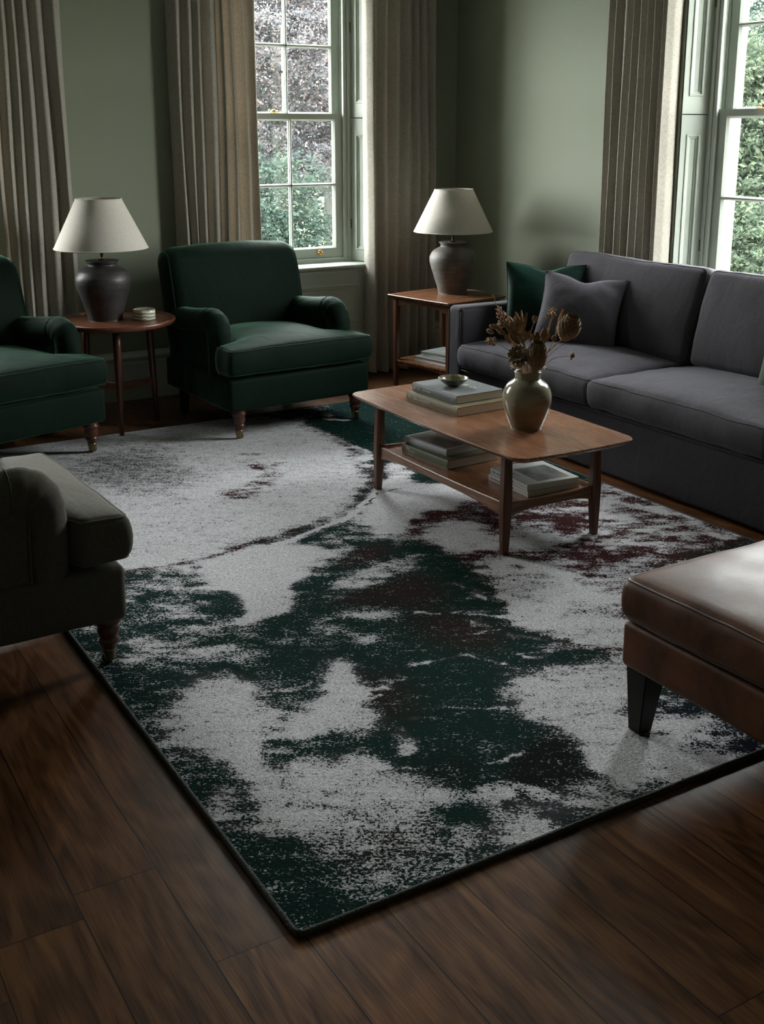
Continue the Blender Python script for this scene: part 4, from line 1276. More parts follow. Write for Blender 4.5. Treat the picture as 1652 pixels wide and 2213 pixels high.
# ---------------------------------------------------------------- sofa (front faces -x, runs along y)
SO = thing('sofa', 'long charcoal linen sofa with loose cover along the right wall', 'sofa', (4.13, 4.115, 0))
SX0, SX1, SY0, SY1 = 3.66 - 4.13, 4.625 - 4.13, -1.25, 1.25     # local extents
AW = 0.132
b = MB()
def fs(p):
    k = max(0, -p.z / 0.15)
    return Vector((p.x + (-0.012 * k if p.x < 0 else 0) + 0.004 * nz3(p.y * 5, p.z * 4, 1), p.y, p.z))
rbox(b, ((SX0 + SX1) / 2 + 0.01, 0, 0.172), ((SX1 - SX0) / 2 - 0.01, 1.248, 0.158), 0.016, (8, 30, 5), fs)
sb = obj('base', b, M['sofa'], SO)
b = MB()
for z in (0.318,): tube(b, [(SX0 - 0.003, SY0 + AW + 2.236 * i / 20, z) for i in range(21)], 0.003, 6)
obj('seam', b, M['sofa_piping'], sb)
for s in (-1, 1):
    y0 = s * (1.25 - AW / 2)
    b = MB()
    def fa(p, s=s):
        return Vector((p.x, p.y * (1 + 0.02 * math.sin(p.x * 6)), p.z + (0.006 * (1 - (p.y / 0.066) ** 2) if p.z > 0 else 0))) + Vector((0, 1, 1)) * 0.003 * nz3(p.x * 6, p.z * 6, s * 3)
    rbox(b, ((SX0 + SX1) / 2 - 0.006, y0, 0.345), ((SX1 - SX0) / 2, AW / 2, 0.330), 0.026, (10, 3, 10), fa)
    a_ = obj('arm', b, M['sofa'], SO)
    b = MB()
    for q in (-1, 1):
        yy_ = y0 + q * (AW / 2 - 0.008)
        tube(b, [(SX0 - 0.0065, yy_, 0.03 + 0.62 * i / 10) for i in range(11)], 0.0028, 6)
        tube(b, [(SX0 + 0.02 + 0.9 * i / 12, yy_, 0.6705) for i in range(13)], 0.0028, 6)
    obj('seam', b, M['sofa_piping'], a_)
b = MB()
rbox(b, (SX1 - 0.06, 0, 0.45), (0.06, 1.12, 0.36), 0.03, (2, 20, 6))
obj('back_frame', b, M['sofa'], SO)
for s in (1, -1):
    half = (0.368, 0.556, 0.072)
    cf = cushion_map(half, 0.054, 0.020, None, 0.008, 3.0 + s)
    cc_ = Vector((SX0 - 0.022 + 0.368, s * 0.559, 0.400))
    b = MB()
    rbox(b, cc_, half, 0.034, (12, 18, 4), cf)
    cu = obj('seat_cushion', b, M['sofa'], SO)
    b = MB()
    tube(b, [p + cc_ for p in seam_path(half, 0.034, cf, True, 16)], 0.0032, 6, closed=True)
    obj('piping', b, M['sofa_piping'], cu)
    b = MB()
    tube(b, [p + cc_ for p in seam_path(half, 0.034, cf, False, 16)], 0.0032, 6, closed=True)
    obj('piping', b, M['sofa_piping'], cu)
for s in (1, -1):
    half = (0.095, 0.552, 0.255)
    RM2 = Matrix.Rotation(math.radians(15), 3, 'Y')
    c2 = cushion_map(half, 0.0, 0.010, None, 0.007, 7.0 + s)
    def fbk(p, c2=c2, s=s):
        u, q = p.y / half[1], p.z / half[2]
        x = p.x
        e = max(0, 1 - u * u) ** 0.7 * max(0, 1 - q * q) ** 0.7
        pp = c2(p)
        pp.x += (-0.055 if p.x < 0 else 0.0) * e
        # sagging top edge
        if q > 0.5: pp.z -= 0.006 * math.cos(u * 1.5 * pi) * (q - 0.5)
        return RM2 @ pp
    cc_ = Vector((0.280, s * 0.557 - 0.045, 0.712))
    b = MB()
    rbox(b, cc_, half, 0.045, (3, 16, 10), fbk)
    cu = obj('back_cushion', b, M['sofa'], SO)
    k = 0.045 * 0.2929
    for xx in (-(half[0] - k), half[0] - k):
        pts = []
        ay, az, rc = half[1] - k, half[2] - k, 0.03
        for sy_, sz_, a0 in ((1, 1, 0), (-1, 1, pi / 2), (-1, -1, pi), (1, -1, 3 * pi / 2)):
            for i in range(4):
                a = a0 + pi / 2 * i / 3
                pts.append(Vector((xx, sy_ * (ay - rc) + rc * math.cos(a), sz_ * (az - rc) + rc * math.sin(a))))
        full = []
        for i in range(len(pts)):
            a, b2 = pts[i], pts[(i + 1) % len(pts)]
            full.append(a)
            if (b2 - a).length > 0.08: full += [a.lerp(b2, t_ / 14) for t_ in range(1, 14)]
        b = MB()
        tube(b, [fbk(p) + cc_ for p in full], 0.0032, 6, closed=True)
        obj('piping', b, M['sofa_piping'], cu)

# ---------------------------------------------------------------- scatter cushions
def pillow(label, base, rz, lean, roll, size, mat, seed, chop=0.03, thick=0.085, tall=1.0):
    """base: middle of the lower edge on the seat; faces local -y; leans back by lean"""
    t = thing('cushion', label, 'cushion', base, rz, None)
    b = MB()
    n = 26
    h = size / 2
    Rm = Matrix.Rotation(lean, 3, 'X') @ Matrix.Rotation(roll, 3, 'Y')
    def pt(u, v, side):
        e = max(0, 1 - u ** 2) * max(0, 1 - v ** 2)
        x = u * h * (1 - 0.075 * (1 - v * v) * abs(u) ** 2)
        z = v * h * tall * (1 - 0.075 * (1 - u * u) * abs(v) ** 2)
        y = side * thick * e ** 0.55
        top = max(0, v)
        z -= chop * math.exp(-(u / 0.32) ** 2) * top ** 2
        y += side * 0.010 * nz3(u * 2.2 + seed, v * 2.2, side + seed) * e ** 0.3
        y += side * 0.005 * math.sin((u + v) * 9 + seed) * max(0, abs(u) + abs(v) - 0.9) * (1 - max(abs(u), abs(v))) * 6
        return Rm @ Vector((x, y, z))
    lo = min((pt(u_, -1, 1).z for u_ in (-1, 0, 1)))
    off = Vector((0, 0, -lo))
    g = {}
    def vert(i, j, side):
        edge = i in (0, n) or j in (0, n)
        key = (i, j, 0 if edge else side)
        if key not in g:
            u, v = math.sin(pi / 2 * (2 * i / n - 1)), math.sin(pi / 2 * (2 * j / n - 1))
            g[key] = b.verts.new(pt(u, v, 0 if edge else side) + off)
        return g[key]
    for side in (-1, 1):
        for i in range(n):
            for j in range(n):
                b.faces.new([vert(i, j, side), vert(i + 1, j, side), vert(i + 1, j + 1, side), vert(i, j + 1, side)])
    c_ = obj('cover', b, M[mat], t)
    b = MB()
    per = [(-1 + 2 * i / 20, -1) for i in range(20)] + [(1, -1 + 2 * i / 20) for i in range(20)] + [(1 - 2 * i / 20, 1) for i in range(20)] + [(-1, 1 - 2 * i / 20) for i in range(20)]
    tube(b, [pt(u, v, 0) + off for u, v in per], 0.0035, 6, closed=True)
    obj('piping', b, M[mat], c_)
    return t
pillow('dark green velvet cushion in the sofa corner, half behind the grey one', (4.095, 5.03, 0.465), math.radians(-33), math.radians(-14), math.radians(2), 0.46, 'velvet_cushion', 1)
pillow('charcoal-grey velvet cushion in front of the green one on the sofa', (4.10, 4.735, 0.485), math.radians(-56), math.radians(-20), math.radians(4), 0.47, 'grey_velvet', 4, tall=0.86)
pillow('pale sage cushion leaning on the sofa at the right edge of the picture', (4.19, 3.27, 0.485), math.radians(-80), math.radians(-18), math.radians(-4), 0.45, 'sage_velvet', 6)

# ---------------------------------------------------------------- leather ottoman
OT = thing('ottoman', 'brown leather ottoman with dark tapered legs in the right foreground', 'ottoman', (2.465, 1.745, RZ))
OHX, OHY = 0.425, 0.385
b = MB()
rbox(b, (0, 0, 0.262), (OHX - 0.004, OHY - 0.004, 0.068), 0.018, (8, 8, 3), lambda p: p + Vector((0, 0, 0.003 * nz3(p.x * 5, p.y * 5, 1))))
obj('base', b, M['leather'], OT)
half = (OHX, OHY, 0.062)
c0 = cushion_map(half, 0.040, 0.008, None, 0.004, 9.0)
def fo(p):
    q = c0(p)
    if p.z > 0:
        d = math.sin(18 * p.x + 9 * p.y + 3 * nz3(p.x * 5, p.y * 5, 2)) * 0.0022 * max(0, nz3(p.x * 3, p.y * 3, 7) + 0.15)
        q.z += d
    return q
cc_ = Vector((0, 0, 0.396))
b = MB()
rbox(b, cc_, half, 0.026, (30, 30, 4), fo)
cu = obj('seat_cushion', b, M['leather'], OT)
b = MB()
tube(b, [p + cc_ for p in seam_path(half, 0.026, fo, True, 24)], 0.0035, 7, closed=True)
obj('piping', b, M['leather_seam'], cu)
b = MB()
tube(b, [p + cc_ for p in seam_path(half, 0.026, fo, False, 24)], 0.0035, 7, closed=True)
obj('piping', b, M['leather_seam'], cu)
for sx_ in (-1, 1):
    for sy_ in (-1, 1):
        b = MB()
        def sq2(cx, cy_, h, z): return [(cx - h, cy_ - h, z), (cx + h, cy_ - h, z), (cx + h, cy_ + h, z), (cx - h, cy_ + h, z)]
        loft(b, [sq2(sx_ * 0.375, sy_ * 0.335, 0.023, -RZ if sy_ < 0 else 0), sq2(sx_ * 0.368, sy_ * 0.328, 0.041, 0.205)])
        bmesh.ops.bevel(b, geom=list(b.edges), offset=0.003, segments=2, affect='EDGES')
        obj('leg', b, M['black_wood'], OT, smooth=False)
# ---------------------------------------------------------------- coffee table
CTX, CTY, CTZ = 2.818, 3.868, 0.455
CT = thing('coffee_table', 'long teak coffee table with lower shelf on the abstract rug', 'coffee table', (CTX, CTY, RZ))
zt = CTZ - RZ
b = MB()
out = rounded_rect(0.302, 0.655, 0.055, 7, 0.016, 0.018)
slab(b, out, [(-0.030, zt - 0.026), (-0.016, zt - 0.020), (-0.004, zt - 0.010), (0.0, zt - 0.006), (0.0, zt - 0.003), (-0.003, zt)])
obj('tabletop', b, M['teak_y'], CT, auto=35)
LX, LY = 0.228, 0.488
def taper_leg(b, x, y, z0, z1, h0, hm, h1, zm, out_=0.0):
    rings = []
    for z, h in ((z0, h0), (z0 + (zm - z0) * 0.5, (h0 + hm) / 2 + 0.001), (zm, hm), (z1, h1)):
        k = (z1 - z) / (z1 - z0)
        cx, cy_ = x + math.copysign(out_ * k, x), y + math.copysign(out_ * k, y)
        c = h * 0.35
        rings.append([(cx - h + c, cy_ - h, z), (cx + h - c, cy_ - h, z), (cx + h, cy_ - h + c, z), (cx + h, cy_ + h - c, z), (cx + h - c, cy_ + h, z), (cx - h + c, cy_ + h, z), (cx - h, cy_ + h - c, z), (cx - h, cy_ - h + c, z)])
    loft(b, rings)
for sx_ in (-1, 1):
    for sy_ in (-1, 1):
        b = MB()
        taper_leg(b, sx_ * LX, sy_ * LY, 0, zt - 0.022, 0.0145, 0.0225, 0.0185, 0.205, 0.006)
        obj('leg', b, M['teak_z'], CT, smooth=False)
def arched_rail(b, p0, p1, z_top, deep, shallow, th, nrm, n=18, curve_top=0.006):
    p0, p1, nrm = Vector(p0), Vector(p1), Vector(nrm)
    rings = []
    for i in range(n + 1):
        s = i / n
        k = (2 * s - 1) ** 2
        c = p0.lerp(p1, s)
        zt_ = z_top - curve_top * (1 - k)
        zb = zt_ - (shallow + (deep - shallow) * k ** 1.6)
        rings.append([c + nrm * th + Vector((0, 0, zb + 0.002)), c + nrm * th + Vector((0, 0, zt_ - 0.003)), c + nrm * (th - 0.003) + Vector((0, 0, zt_)), c - nrm * (th - 0.003) + Vector((0, 0, zt_)), c - nrm * th + Vector((0, 0, zt_ - 0.003)), c - nrm * th + Vector((0, 0, zb + 0.002))])
    loft(b, rings)
SH = 0.214
for s in (-1, 1):
    b = MB()
    arched_rail(b, (s * LX, -LY + 0.015, 0), (s * LX, LY - 0.015, 0), SH, 0.062, 0.034, 0.010, (1, 0, 0))
    obj('side_rail', b, M['teak_y'], CT, auto=40)
for s in (-1, 1):
    b = MB()
    arched_rail(b, (-LX + 0.015, s * LY, 0), (LX - 0.015, s * LY, 0), SH, 0.062, 0.036, 0.010, (0, 1, 0))
    obj('end_rail', b, M['teak_x'], CT, auto=40)
b = MB()
slab(b, rounded_rect(LX - 0.011, LY - 0.011, 0.03, 5), [(0, SH - 0.026), (0, SH - 0.014)])
obj('shelf', b, M['teak_y'], CT, smooth=False)
SHZ = SH - 0.014 + RZ

# ---------------------------------------------------------------- round side table
RT = thing('round_side_table', 'round three-legged mahogany side table between the two green armchairs', 'side table', (1.930, 6.145, 0))
b = MB()
prof = [(0.0, 0.600), (0.285, 0.600), (0.312, 0.604), (0.322, 0.612), (0.325, 0.622), (0.324, 0.632), (0.320, 0.635), (0.314, 0.633), (0.308, 0.625), (0.300, 0.6225), (0.0, 0.622)]
lathe(b, prof, 72)
obj('tabletop', b, M['mahog_y'], RT, auto=50)
for ang in (-110, 14, 132):
    a = math.radians(ang)
    b = MB()
    d = Vector((math.cos(a), math.sin(a), 0))
    p0, p1 = d * 0.232, d * 0.205 + Vector((0, 0, 0.602))
    pts = [p0.lerp(p1, i / 6) for i in range(7)]
    tube(b, pts, [0.0135, 0.0155, 0.0175, 0.019, 0.0205, 0.0215, 0.022], 14)
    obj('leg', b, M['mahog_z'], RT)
for ang in (-110, 14, 132):
    a = math.radians(ang)
    b = MB()
    T = Matrix.Rotation(a, 4, 'Z')
    box(b, 0.0, 0.215, -0.010, 0.010, 0.222, 0.262, T)
    bmesh.ops.bevel(b, geom=list(b.edges), offset=0.002, segments=1, affect='EDGES')
    obj('stretcher', b, M['mahog_y'], RT, smooth=False)
for ang in (-110, 14, 132):
    a = math.radians(ang)
    b = MB()
    T = Matrix.Rotation(a, 4, 'Z')
    loft(b, [[T @ Vector((x, y, z)) for y, z in ((-0.012, 0.602), (-0.012, zb), (0.012, zb), (0.012, 0.602))] for x, zb in ((0.0, 0.570), (0.12, 0.572), (0.2, 0.585), (0.25, 0.598))])
    obj('bearer', b, M['mahog_y'], RT, smooth=False)

# ---------------------------------------------------------------- square side table
SQ = thing('square_side_table', 'square teak side table with lower shelf in the corner behind the sofa arm', 'side table', (4.105, 6.055, 0), math.radians(10.4))
QX, QY, QZ = 0.262, 0.292, 0.620
b = MB()
slab(b, rounded_rect(QX, QY, 0.012, 4, 0.004, 0.004), [(-0.020, QZ - 0.022), (-0.008, QZ - 0.016), (0.0, QZ - 0.006), (0.0, QZ - 0.002), (-0.002, QZ)])
obj('tabletop', b, M['teak_x'], SQ, auto=35)
for sx_ in (-1, 1):
    for sy_ in (-1, 1):
        b = MB()
        taper_leg(b, sx_ * (QX - 0.050), sy_ * (QY - 0.045), 0, QZ - 0.018, 0.0135, 0.020, 0.021, 0.45, 0.004)
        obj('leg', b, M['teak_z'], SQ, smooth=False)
for s in (-1, 1):
    b = MB()
    arched_rail(b, (s * (QX - 0.050), -QY + 0.06, 0), (s * (QX - 0.050), QY - 0.06, 0), QZ - 0.020, 0.066, 0.032, 0.009, (1, 0, 0), 14, 0.0)
    obj('apron', b, M['teak_y'], SQ, auto=40)
    b = MB()
    arched_rail(b, (-QX + 0.065, s * (QY - 0.045), 0), (QX - 0.065, s * (QY - 0.045), 0), QZ - 0.020, 0.066, 0.040, 0.009, (0, 1, 0), 14, 0.0)
    obj('apron', b, M['teak_x'], SQ, auto=40)
b = MB()
slab(b, rounded_rect(QX - 0.035, QY - 0.032, 0.02, 4), [(-0.004, 0.172), (0, 0.176), (0, 0.184), (-0.002, 0.188)])
arched_rail(b, (-(QX - 0.05), -QY + 0.06, 0), (-(QX - 0.05), QY - 0.06, 0), 0.172, 0.034, 0.014, 0.008, (1, 0, 0), 14, 0.0)
obj('shelf', b, M['teak_x'], SQ, auto=35)

# ---------------------------------------------------------------- table lamps
def lamp(label, loc, potmat, rz=0.0):
    L = thing('table_lamp', label, 'lamp', loc, rz, 'urn lamps with linen shades')
    b = MB()
    prof = spline1([(0.0, 0.0), (0.088, 0.0), (0.094, 0.004), (0.104, 0.045), (0.124, 0.11), (0.146, 0.18), (0.153, 0.215), (0.150, 0.245), (0.132, 0.275), (0.104, 0.293), (0.086, 0.302), (0.080, 0.311), (0.083, 0.320), (0.089, 0.326), (0.090, 0.331), (0.086, 0.334), (0.0, 0.334)], 4)
    lathe(b, prof, 48)
    obj('urn_base', b, M[potmat], L)
    b = MB()
    lathe(b, [(0.030, 0.333), (0.028, 0.339), (0.010, 0.341), (0.0085, 0.345), (0.0085, 0.385), (0.014, 0.387), (0.016, 0.43), (0.012, 0.445), (0.0, 0.446)], 20)
    st = obj('lamp_stem', b, M['caster'], L)
    b = MB()
    lathe(b, [(0.010, 0.44), (0.020, 0.455), (0.030, 0.485), (0.028, 0.51), (0.012, 0.53), (0.0, 0.533)], 20)
    obj('bulb', b, plain('frosted_bulb', (0.8, 0.8, 0.78), 0.3), L)
    z0, z1, r0, r1 = 0.400, 0.674, 0.258, 0.126
    b = MB()
    n = 72
    outer = [[(r * math.cos(2 * pi * k / n), r * math.sin(2 * pi * k / n), z) for k in range(n)] for r, z in ((r0, z0), (r0, z0 + 0.004), ((r0 + r1) / 2, (z0 + z1) / 2), (r1, z1 - 0.004), (r1, z1), (r1 - 0.0025, z1), (r1 - 0.0025, z1 - 0.004), ((r0 + r1) / 2 - 0.0025, (z0 + z1) / 2), (r0 - 0.0025, z0 + 0.004), (r0 - 0.0025, z0))]
    R_ = [[b.verts.new(p) for p in ring] for ring in outer]
    for i in range(len(R_)):
        A, B_ = R_[i], R_[(i + 1) % len(R_)]
        for k in range(n): b.faces.new([A[k], A[(k + 1) % n], B_[(k + 1) % n], B_[k]])
    sh = obj('lamp_shade', b, M['shade'], L, auto=60)
    b = MB()
    for r, z in ((r0 - 0.001, z0 + 0.003), (r1 - 0.001, z1 - 0.003)):
        tube(b, [(r * math.cos(2 * pi * k / 60), r * math.sin(2 * pi * k / 60), z) for k in range(60)], 0.0032, 6, closed=True)
    for k in range(3):
        a = 2 * pi * k / 3
        tube(b, [(0.008 * math.cos(a), 0.008 * math.sin(a), 0.640), (r1 * math.cos(a), r1 * math.sin(a), 0.668)], 0.0015, 5)
    lathe(b, [(0.009, 0.630), (0.009, 0.648), (0.0, 0.650)], 12)
    tube(b, [(0, 0, 0.44), (0.028, 0, 0.46), (0.038, 0, 0.53), (0.02, 0, 0.6), (0, 0, 0.632)], 0.0016, 5)
    obj('shade_trim', b, M['shade'], sh)
    return L
lamp('lamp with near-black urn base on the round table', (1.885, 6.215, 0.622), 'pot_dark')
l2 = lamp('lamp with weathered grey-brown urn base on the square side table', (4.200, 6.125, QZ), 'pot_grey', math.radians(140))
b = MB()
tube(b, smooth_path([(0.06, 0.06, 0.010), (0.11, 0.06, 0.004), (0.16, 0.02, 0.004), (0.185, -0.04, 0.004), (0.205, -0.08, 0.004)], 5), 0.003, 7)
cd = obj('cord', b, plain('clear_lamp_cord', (0.45, 0.40, 0.30), 0.3), l2)
cd.rotation_euler = (0, 0, -math.radians(140))
b = MB()
lathe(b, [(0.0, 0), (0.062, 0), (0.064, 0.003), (0.0625, 0.010), (0.064, 0.017), (0.062, 0.026), (0.064, 0.036), (0.0625, 0.046), (0.063, 0.056), (0.060, 0.060), (0.055, 0.0595), (0.052, 0.056), (0.0, 0.056)], 40)
bxp = obj('coaster_box', b, M['pearl'])
bxp.location = (2.075, 6.105, 0.6222)
tag(bxp, 'small round striped pearly box on the round table beside the lamp', 'box')
b = MB()
lathe(b, [(0.0, 0), (0.012, 0), (0.013, 0.004), (0.008, 0.009), (0.009, 0.014), (0.0, 0.017)], 14)
kn = obj('brass_knob', b, M['brass_dark'])
kn.location = (1.83, 6.40, 0.6222)
tag(kn, 'tiny metal knob on the back of the round table behind the dark urn lamp', 'ornament')
# ---------------------------------------------------------------- books
def text_mesh(name, s, size, mat, parent, T):
    cu = bpy.data.curves.new('lettering', 'FONT')
    cu.body = s
    cu.size = size
    cu.extrude = 0.0002
    cu.resolution_u = 2
    o = bpy.data.objects.new('lettering', cu)
    COL.objects.link(o)
    dg = bpy.context.evaluated_depsgraph_get()
    me = bpy.data.meshes.new_from_object(o.evaluated_get(dg))
    bpy.data.objects.remove(o)
    me.transform(T)
    me.name = name
    me.materials.clear(); me.materials.append(mat)
    r = bpy.data.objects.new(name, me)
    COL.objects.link(r)
    r.parent = parent
    return r

def book(label, loc, rz, L, Wd, T, cover, group, spine=None, ink='ink_light', tsize=0.5, picture=None, title=None, soft=False):
    """spine on the local -x side; L along y, Wd along x, T thick"""
    B = thing('book', label, 'book', loc, rz, group)
    ct = 0.0018 if soft else 0.0028
    ov = 0.0005 if soft else 0.0035
    b = MB()
    box(b, -Wd / 2 + 0.004, Wd / 2, -L / 2, L / 2, 0, ct)
    box(b, -Wd / 2 + 0.004, Wd / 2, -L / 2, L / 2, T - ct, T)
    n = 6
    outer = [(-Wd / 2 + 0.004 - 0.004 * math.sin(pi * i / n) * (0.4 if soft else 1), T * i / n) for i in range(n + 1)]
    inner = [(x + 0.0025, z) for x, z in reversed(outer)]
    loft(b, [[(x, y, z) for x, z in outer + inner] for y in (-L / 2, L / 2)])
    cv = obj('cover', b, M[cover], B, smooth=False)
    b = MB()
    loft(b, [[(-Wd / 2 + 0.003, y, ct), (Wd / 2 - ov, y, ct), (Wd / 2 - ov - 0.002, y, T / 2), (Wd / 2 - ov, y, T - ct), (-Wd / 2 + 0.003, y, T - ct)] for y in (-L / 2 + ov, L / 2 - ov)])
    obj('pages', b, M['pages'], B, smooth=False)
    if picture:
        x0, x1, y0, y1, pm = picture
        b = MB()
        box(b, x0 * Wd, x1 * Wd, y0 * L, y1 * L, T, T + 0.0003)
        obj('cover_picture', b, M[pm], cv, smooth=False)
    if spine:
        for s, y, zf, sz in spine:
            Tm = Matrix(((0, 0, -1, -Wd / 2 - 0.0004 + (0.0024 if soft else 0)), (-1, 0, 0, y * L), (0, 1, 0, T * zf), (0, 0, 0, 1)))
            text_mesh('spine_lettering', s, sz, M[ink], cv, Tm)
    if title:
        s, x, y, sz = title
        Tm = Matrix(((0, 1, 0, x * Wd), (-1, 0, 0, y * L), (0, 0, 1, T + 0.0004), (0, 0, 0, 1)))
        text_mesh('title_lettering', s, sz, M[ink], cv, Tm)
    return B
GB = 'books stacked on the coffee table'
book('olive-tan hardback book on the tabletop, underneath the slate book', (2.832, 4.075, CTZ), math.radians(3), 0.385, 0.30, 0.040, 'bk_olive', GB,
     [('Fs  Ghb Lthmatura', 0.44, 0.42, 0.021)])
book('slate-grey hardback book on the tabletop with the shallow bowl on it', (2.850, 4.105, CTZ + 0.040), math.radians(2), 0.34, 0.265, 0.037, 'bk_slate', GB,
     [('aITO', 0.47, 0.30, 0.025), ('do Ottenu', 0.24, 0.36, 0.014), ('q', -0.40, 0.35, 0.016)], title=('III  Or.', 0.10, 0.02, 0.04))
GS = 'books on the coffee table shelf'
book('moss green hardback book on the shelf under the dark-covered book', (2.795, 4.08, SHZ), math.radians(4), 0.34, 0.29, 0.044, 'bk_green', GS,
     [('TG', 0.40, 0.48, 0.022), ('atanilu', 0.31, 0.45, 0.015), ('monolithen', 0.36, 0.16, 0.009)])
book('grey book with dark botanical cover on top of the moss green book', (2.795, 4.12, SHZ + 0.044), math.radians(7), 0.30, 0.24, 0.030, 'bk_grey', GS, None, picture=(-0.42, 0.46, -0.44, 0.46, 'art_dark'))
book('white paperback at the bottom of the shelf pair, by the front leg', (2.865, 3.555, SHZ), math.radians(-2), 0.285, 0.265, 0.024, 'bk_white', GS,
     [('THE  MOUNTAIN  GARDENERS', 0.46, 0.28, 0.0125)], 'ink_dark', soft=True)
book('white paperback with landscape cover on top of the shelf pair', (2.868, 3.555, SHZ + 0.0242), math.radians(-4), 0.280, 0.260, 0.026, 'bk_white', GS,
     [('TIDE  LAND  /  WANDERMAPS', 0.45, 0.30, 0.0125)], 'ink_dark', picture=(-0.22, 0.40, -0.40, 0.26, 'art_land'), soft=True, title=('a  E  I', -0.38, 0.20, 0.03))
GQ = 'books on the shelf of the square side table'
book('pale book at the bottom on the square side table shelf', (4.085, 6.00, 0.188), math.radians(190), 0.36, 0.27, 0.030, 'bk_sage', GQ)
book('pale green covered book on top, on the square side table shelf', (4.105, 6.01, 0.218), math.radians(193), 0.31, 0.23, 0.030, 'bk_sage', GQ, None, picture=(-0.4, 0.42, -0.2, 0.4, 'bk_white'))

# ---------------------------------------------------------------- bowl and vase
b = MB()
lathe(b, [(0.0, 0.0), (0.026, 0.0), (0.030, 0.003), (0.046, 0.012), (0.060, 0.024), (0.0675, 0.035), (0.069, 0.038), (0.067, 0.0385), (0.058, 0.0275), (0.044, 0.0165), (0.028, 0.0095), (0.0, 0.008)], 48)
bw = obj('bowl', b, M['bowl'])
bw.location = (2.835, 4.115, CTZ + 0.0774)
tag(bw, 'shallow olive-brown glazed bowl on the slate-grey book', 'bowl')

VX, VY = 2.838, 3.580
b = MB()
prof = spline1([(0.0, 0.0), (0.060, 0.0), (0.065, 0.004), (0.078, 0.035), (0.094, 0.080), (0.1015, 0.120), (0.0985, 0.155), (0.084, 0.186), (0.064, 0.202), (0.0545, 0.209), (0.0525, 0.216), (0.0530, 0.232), (0.0555, 0.237), (0.0550, 0.241), (0.0505, 0.242), (0.0480, 0.236), (0.0475, 0.214), (0.055, 0.200), (0.080, 0.165), (0.085, 0.10), (0.06, 0.012), (0.0, 0.010)], 4)
lathe(b, prof, 56)
vs_o = obj('vase', b, M['vase'])
vs_o.location = (VX, VY, CTZ)
tag(vs_o, 'olive speckled stoneware vase on the coffee table holding dried flowers', 'vase')

# ---------------------------------------------------------------- dried flowers (local x to the picture's right, y away, z up from the mouth)
MOUTH = CTZ + 0.238
def petal(b, base, d, side, L, Wd, curl=0.25, th=0.0012):
    d = d.normalized(); side = (side - d * side.dot(d)).normalized()
    nrm = d.cross(side)
    rows = []
    for i in range(5):
        t = i / 4
        w = Wd * (math.sin(pi * (0.12 + 0.80 * t)) ** 0.8)
        c = base + d * (L * t) + nrm * (curl * L * t * t)
        rows.append([c - side * w, c + nrm * (-0.3 * w), c + side * w])
    for sgn in (0, 1):
        R_ = [[b.verts.new(p + nrm * th * sgn) for p in r] for r in rows]
        for r0, r1 in zip(R_, R_[1:]):
            for k in range(2): b.faces.new([r0[k], r0[k + 1], r1[k + 1], r1[k]])
def ovoid(b, c, d, L, r, seg=14, prof=None):
    d = d.normalized()
    q = Vector((0, 0, 1)).rotation_difference(d).to_matrix()
    pr = prof or [(0.12, 0), (0.62, 0.12), (0.92, 0.30), (1.0, 0.48), (0.88, 0.70), (0.58, 0.88), (0.22, 0.98), (0.0, 1.0)]
    lathe(b, [(r * a, L * z) for a, z in pr], seg, c, q)
def head_protea(b, c, d, L, r, rows=9):
    ovoid(b, c, d, L * 0.92, r * 0.86)
    d = d.normalized()
    q = Vector((0, 0, 1)).rotation_difference(d).to_matrix()
    pr = [(0.30, 0), (0.75, 0.14), (0.97, 0.32), (1.0, 0.50), (0.88, 0.70), (0.6, 0.86)]
    for i in range(rows):
        t = i / (rows - 1) * 0.80
        z = t * L
        k = t / 0.86 * (len(pr) - 1) * 0.999
        j = int(min(k, len(pr) - 2)); fr_ = k - j
        rr = r * (pr[j][0] * (1 - fr_) + pr[j + 1][0] * fr_)
        n = 13
        for m_ in range(n):
            a = 2 * pi * (m_ + 0.5 * (i % 2)) / n
            rad = Vector((math.cos(a), math.sin(a), 0))
            tan = Vector((-math.sin(a), math.cos(a), 0))
            lean = 0.62 - 1.05 * t
            dd = (Vector((0, 0, 1)) + rad * lean).normalized()
            petal(b, c + q @ (rad * rr * 0.90 + Vector((0, 0, z))), q @ dd, q @ tan, L * 0.24, r * 0.17, -0.10, 0.002)
def head_rosette(b, c, d, R_, n=16, rg=None):
    d = d.normalized()
    q = Vector((0, 0, 1)).rotation_difference(d).to_matrix()
    for ring, (cnt, el, ln) in enumerate(((n // 2, 1.15, 0.75), (n, 0.6, 0.95), (n, 0.1, 1.0))):
        for k in range(cnt):
            a = 2 * pi * (k + 0.5 * ring) / cnt
            rad = Vector((math.cos(a), math.sin(a), 0)); tan = Vector((-math.sin(a), math.cos(a), 0))
            dd = rad * math.cos(el) + Vector((0, 0, math.sin(el)))
            petal(b, c, q @ dd, q @ tan, R_ * ln, R_ * 0.24, -0.22)
    ovoid(b, c, d, R_ * 0.6, R_ * 0.28, 10)
def head_spike(b, c, d, L, n, size, rg):
    d = d.normalized()
    o1 = d.orthogonal().normalized(); o2 = d.cross(o1)
    for i in range(n):
        t = i / n
        a = i * 2.4
        rad = o1 * math.cos(a) + o2 * math.sin(a)
        s = size * (1.15 - 0.6 * t) * rg.uniform(0.8, 1.2)
        ovoid(b, c + d * (L * t) + rad * s * 0.35, (rad + d * 0.8).normalized(), s * 1.5, s * 0.42, 8)
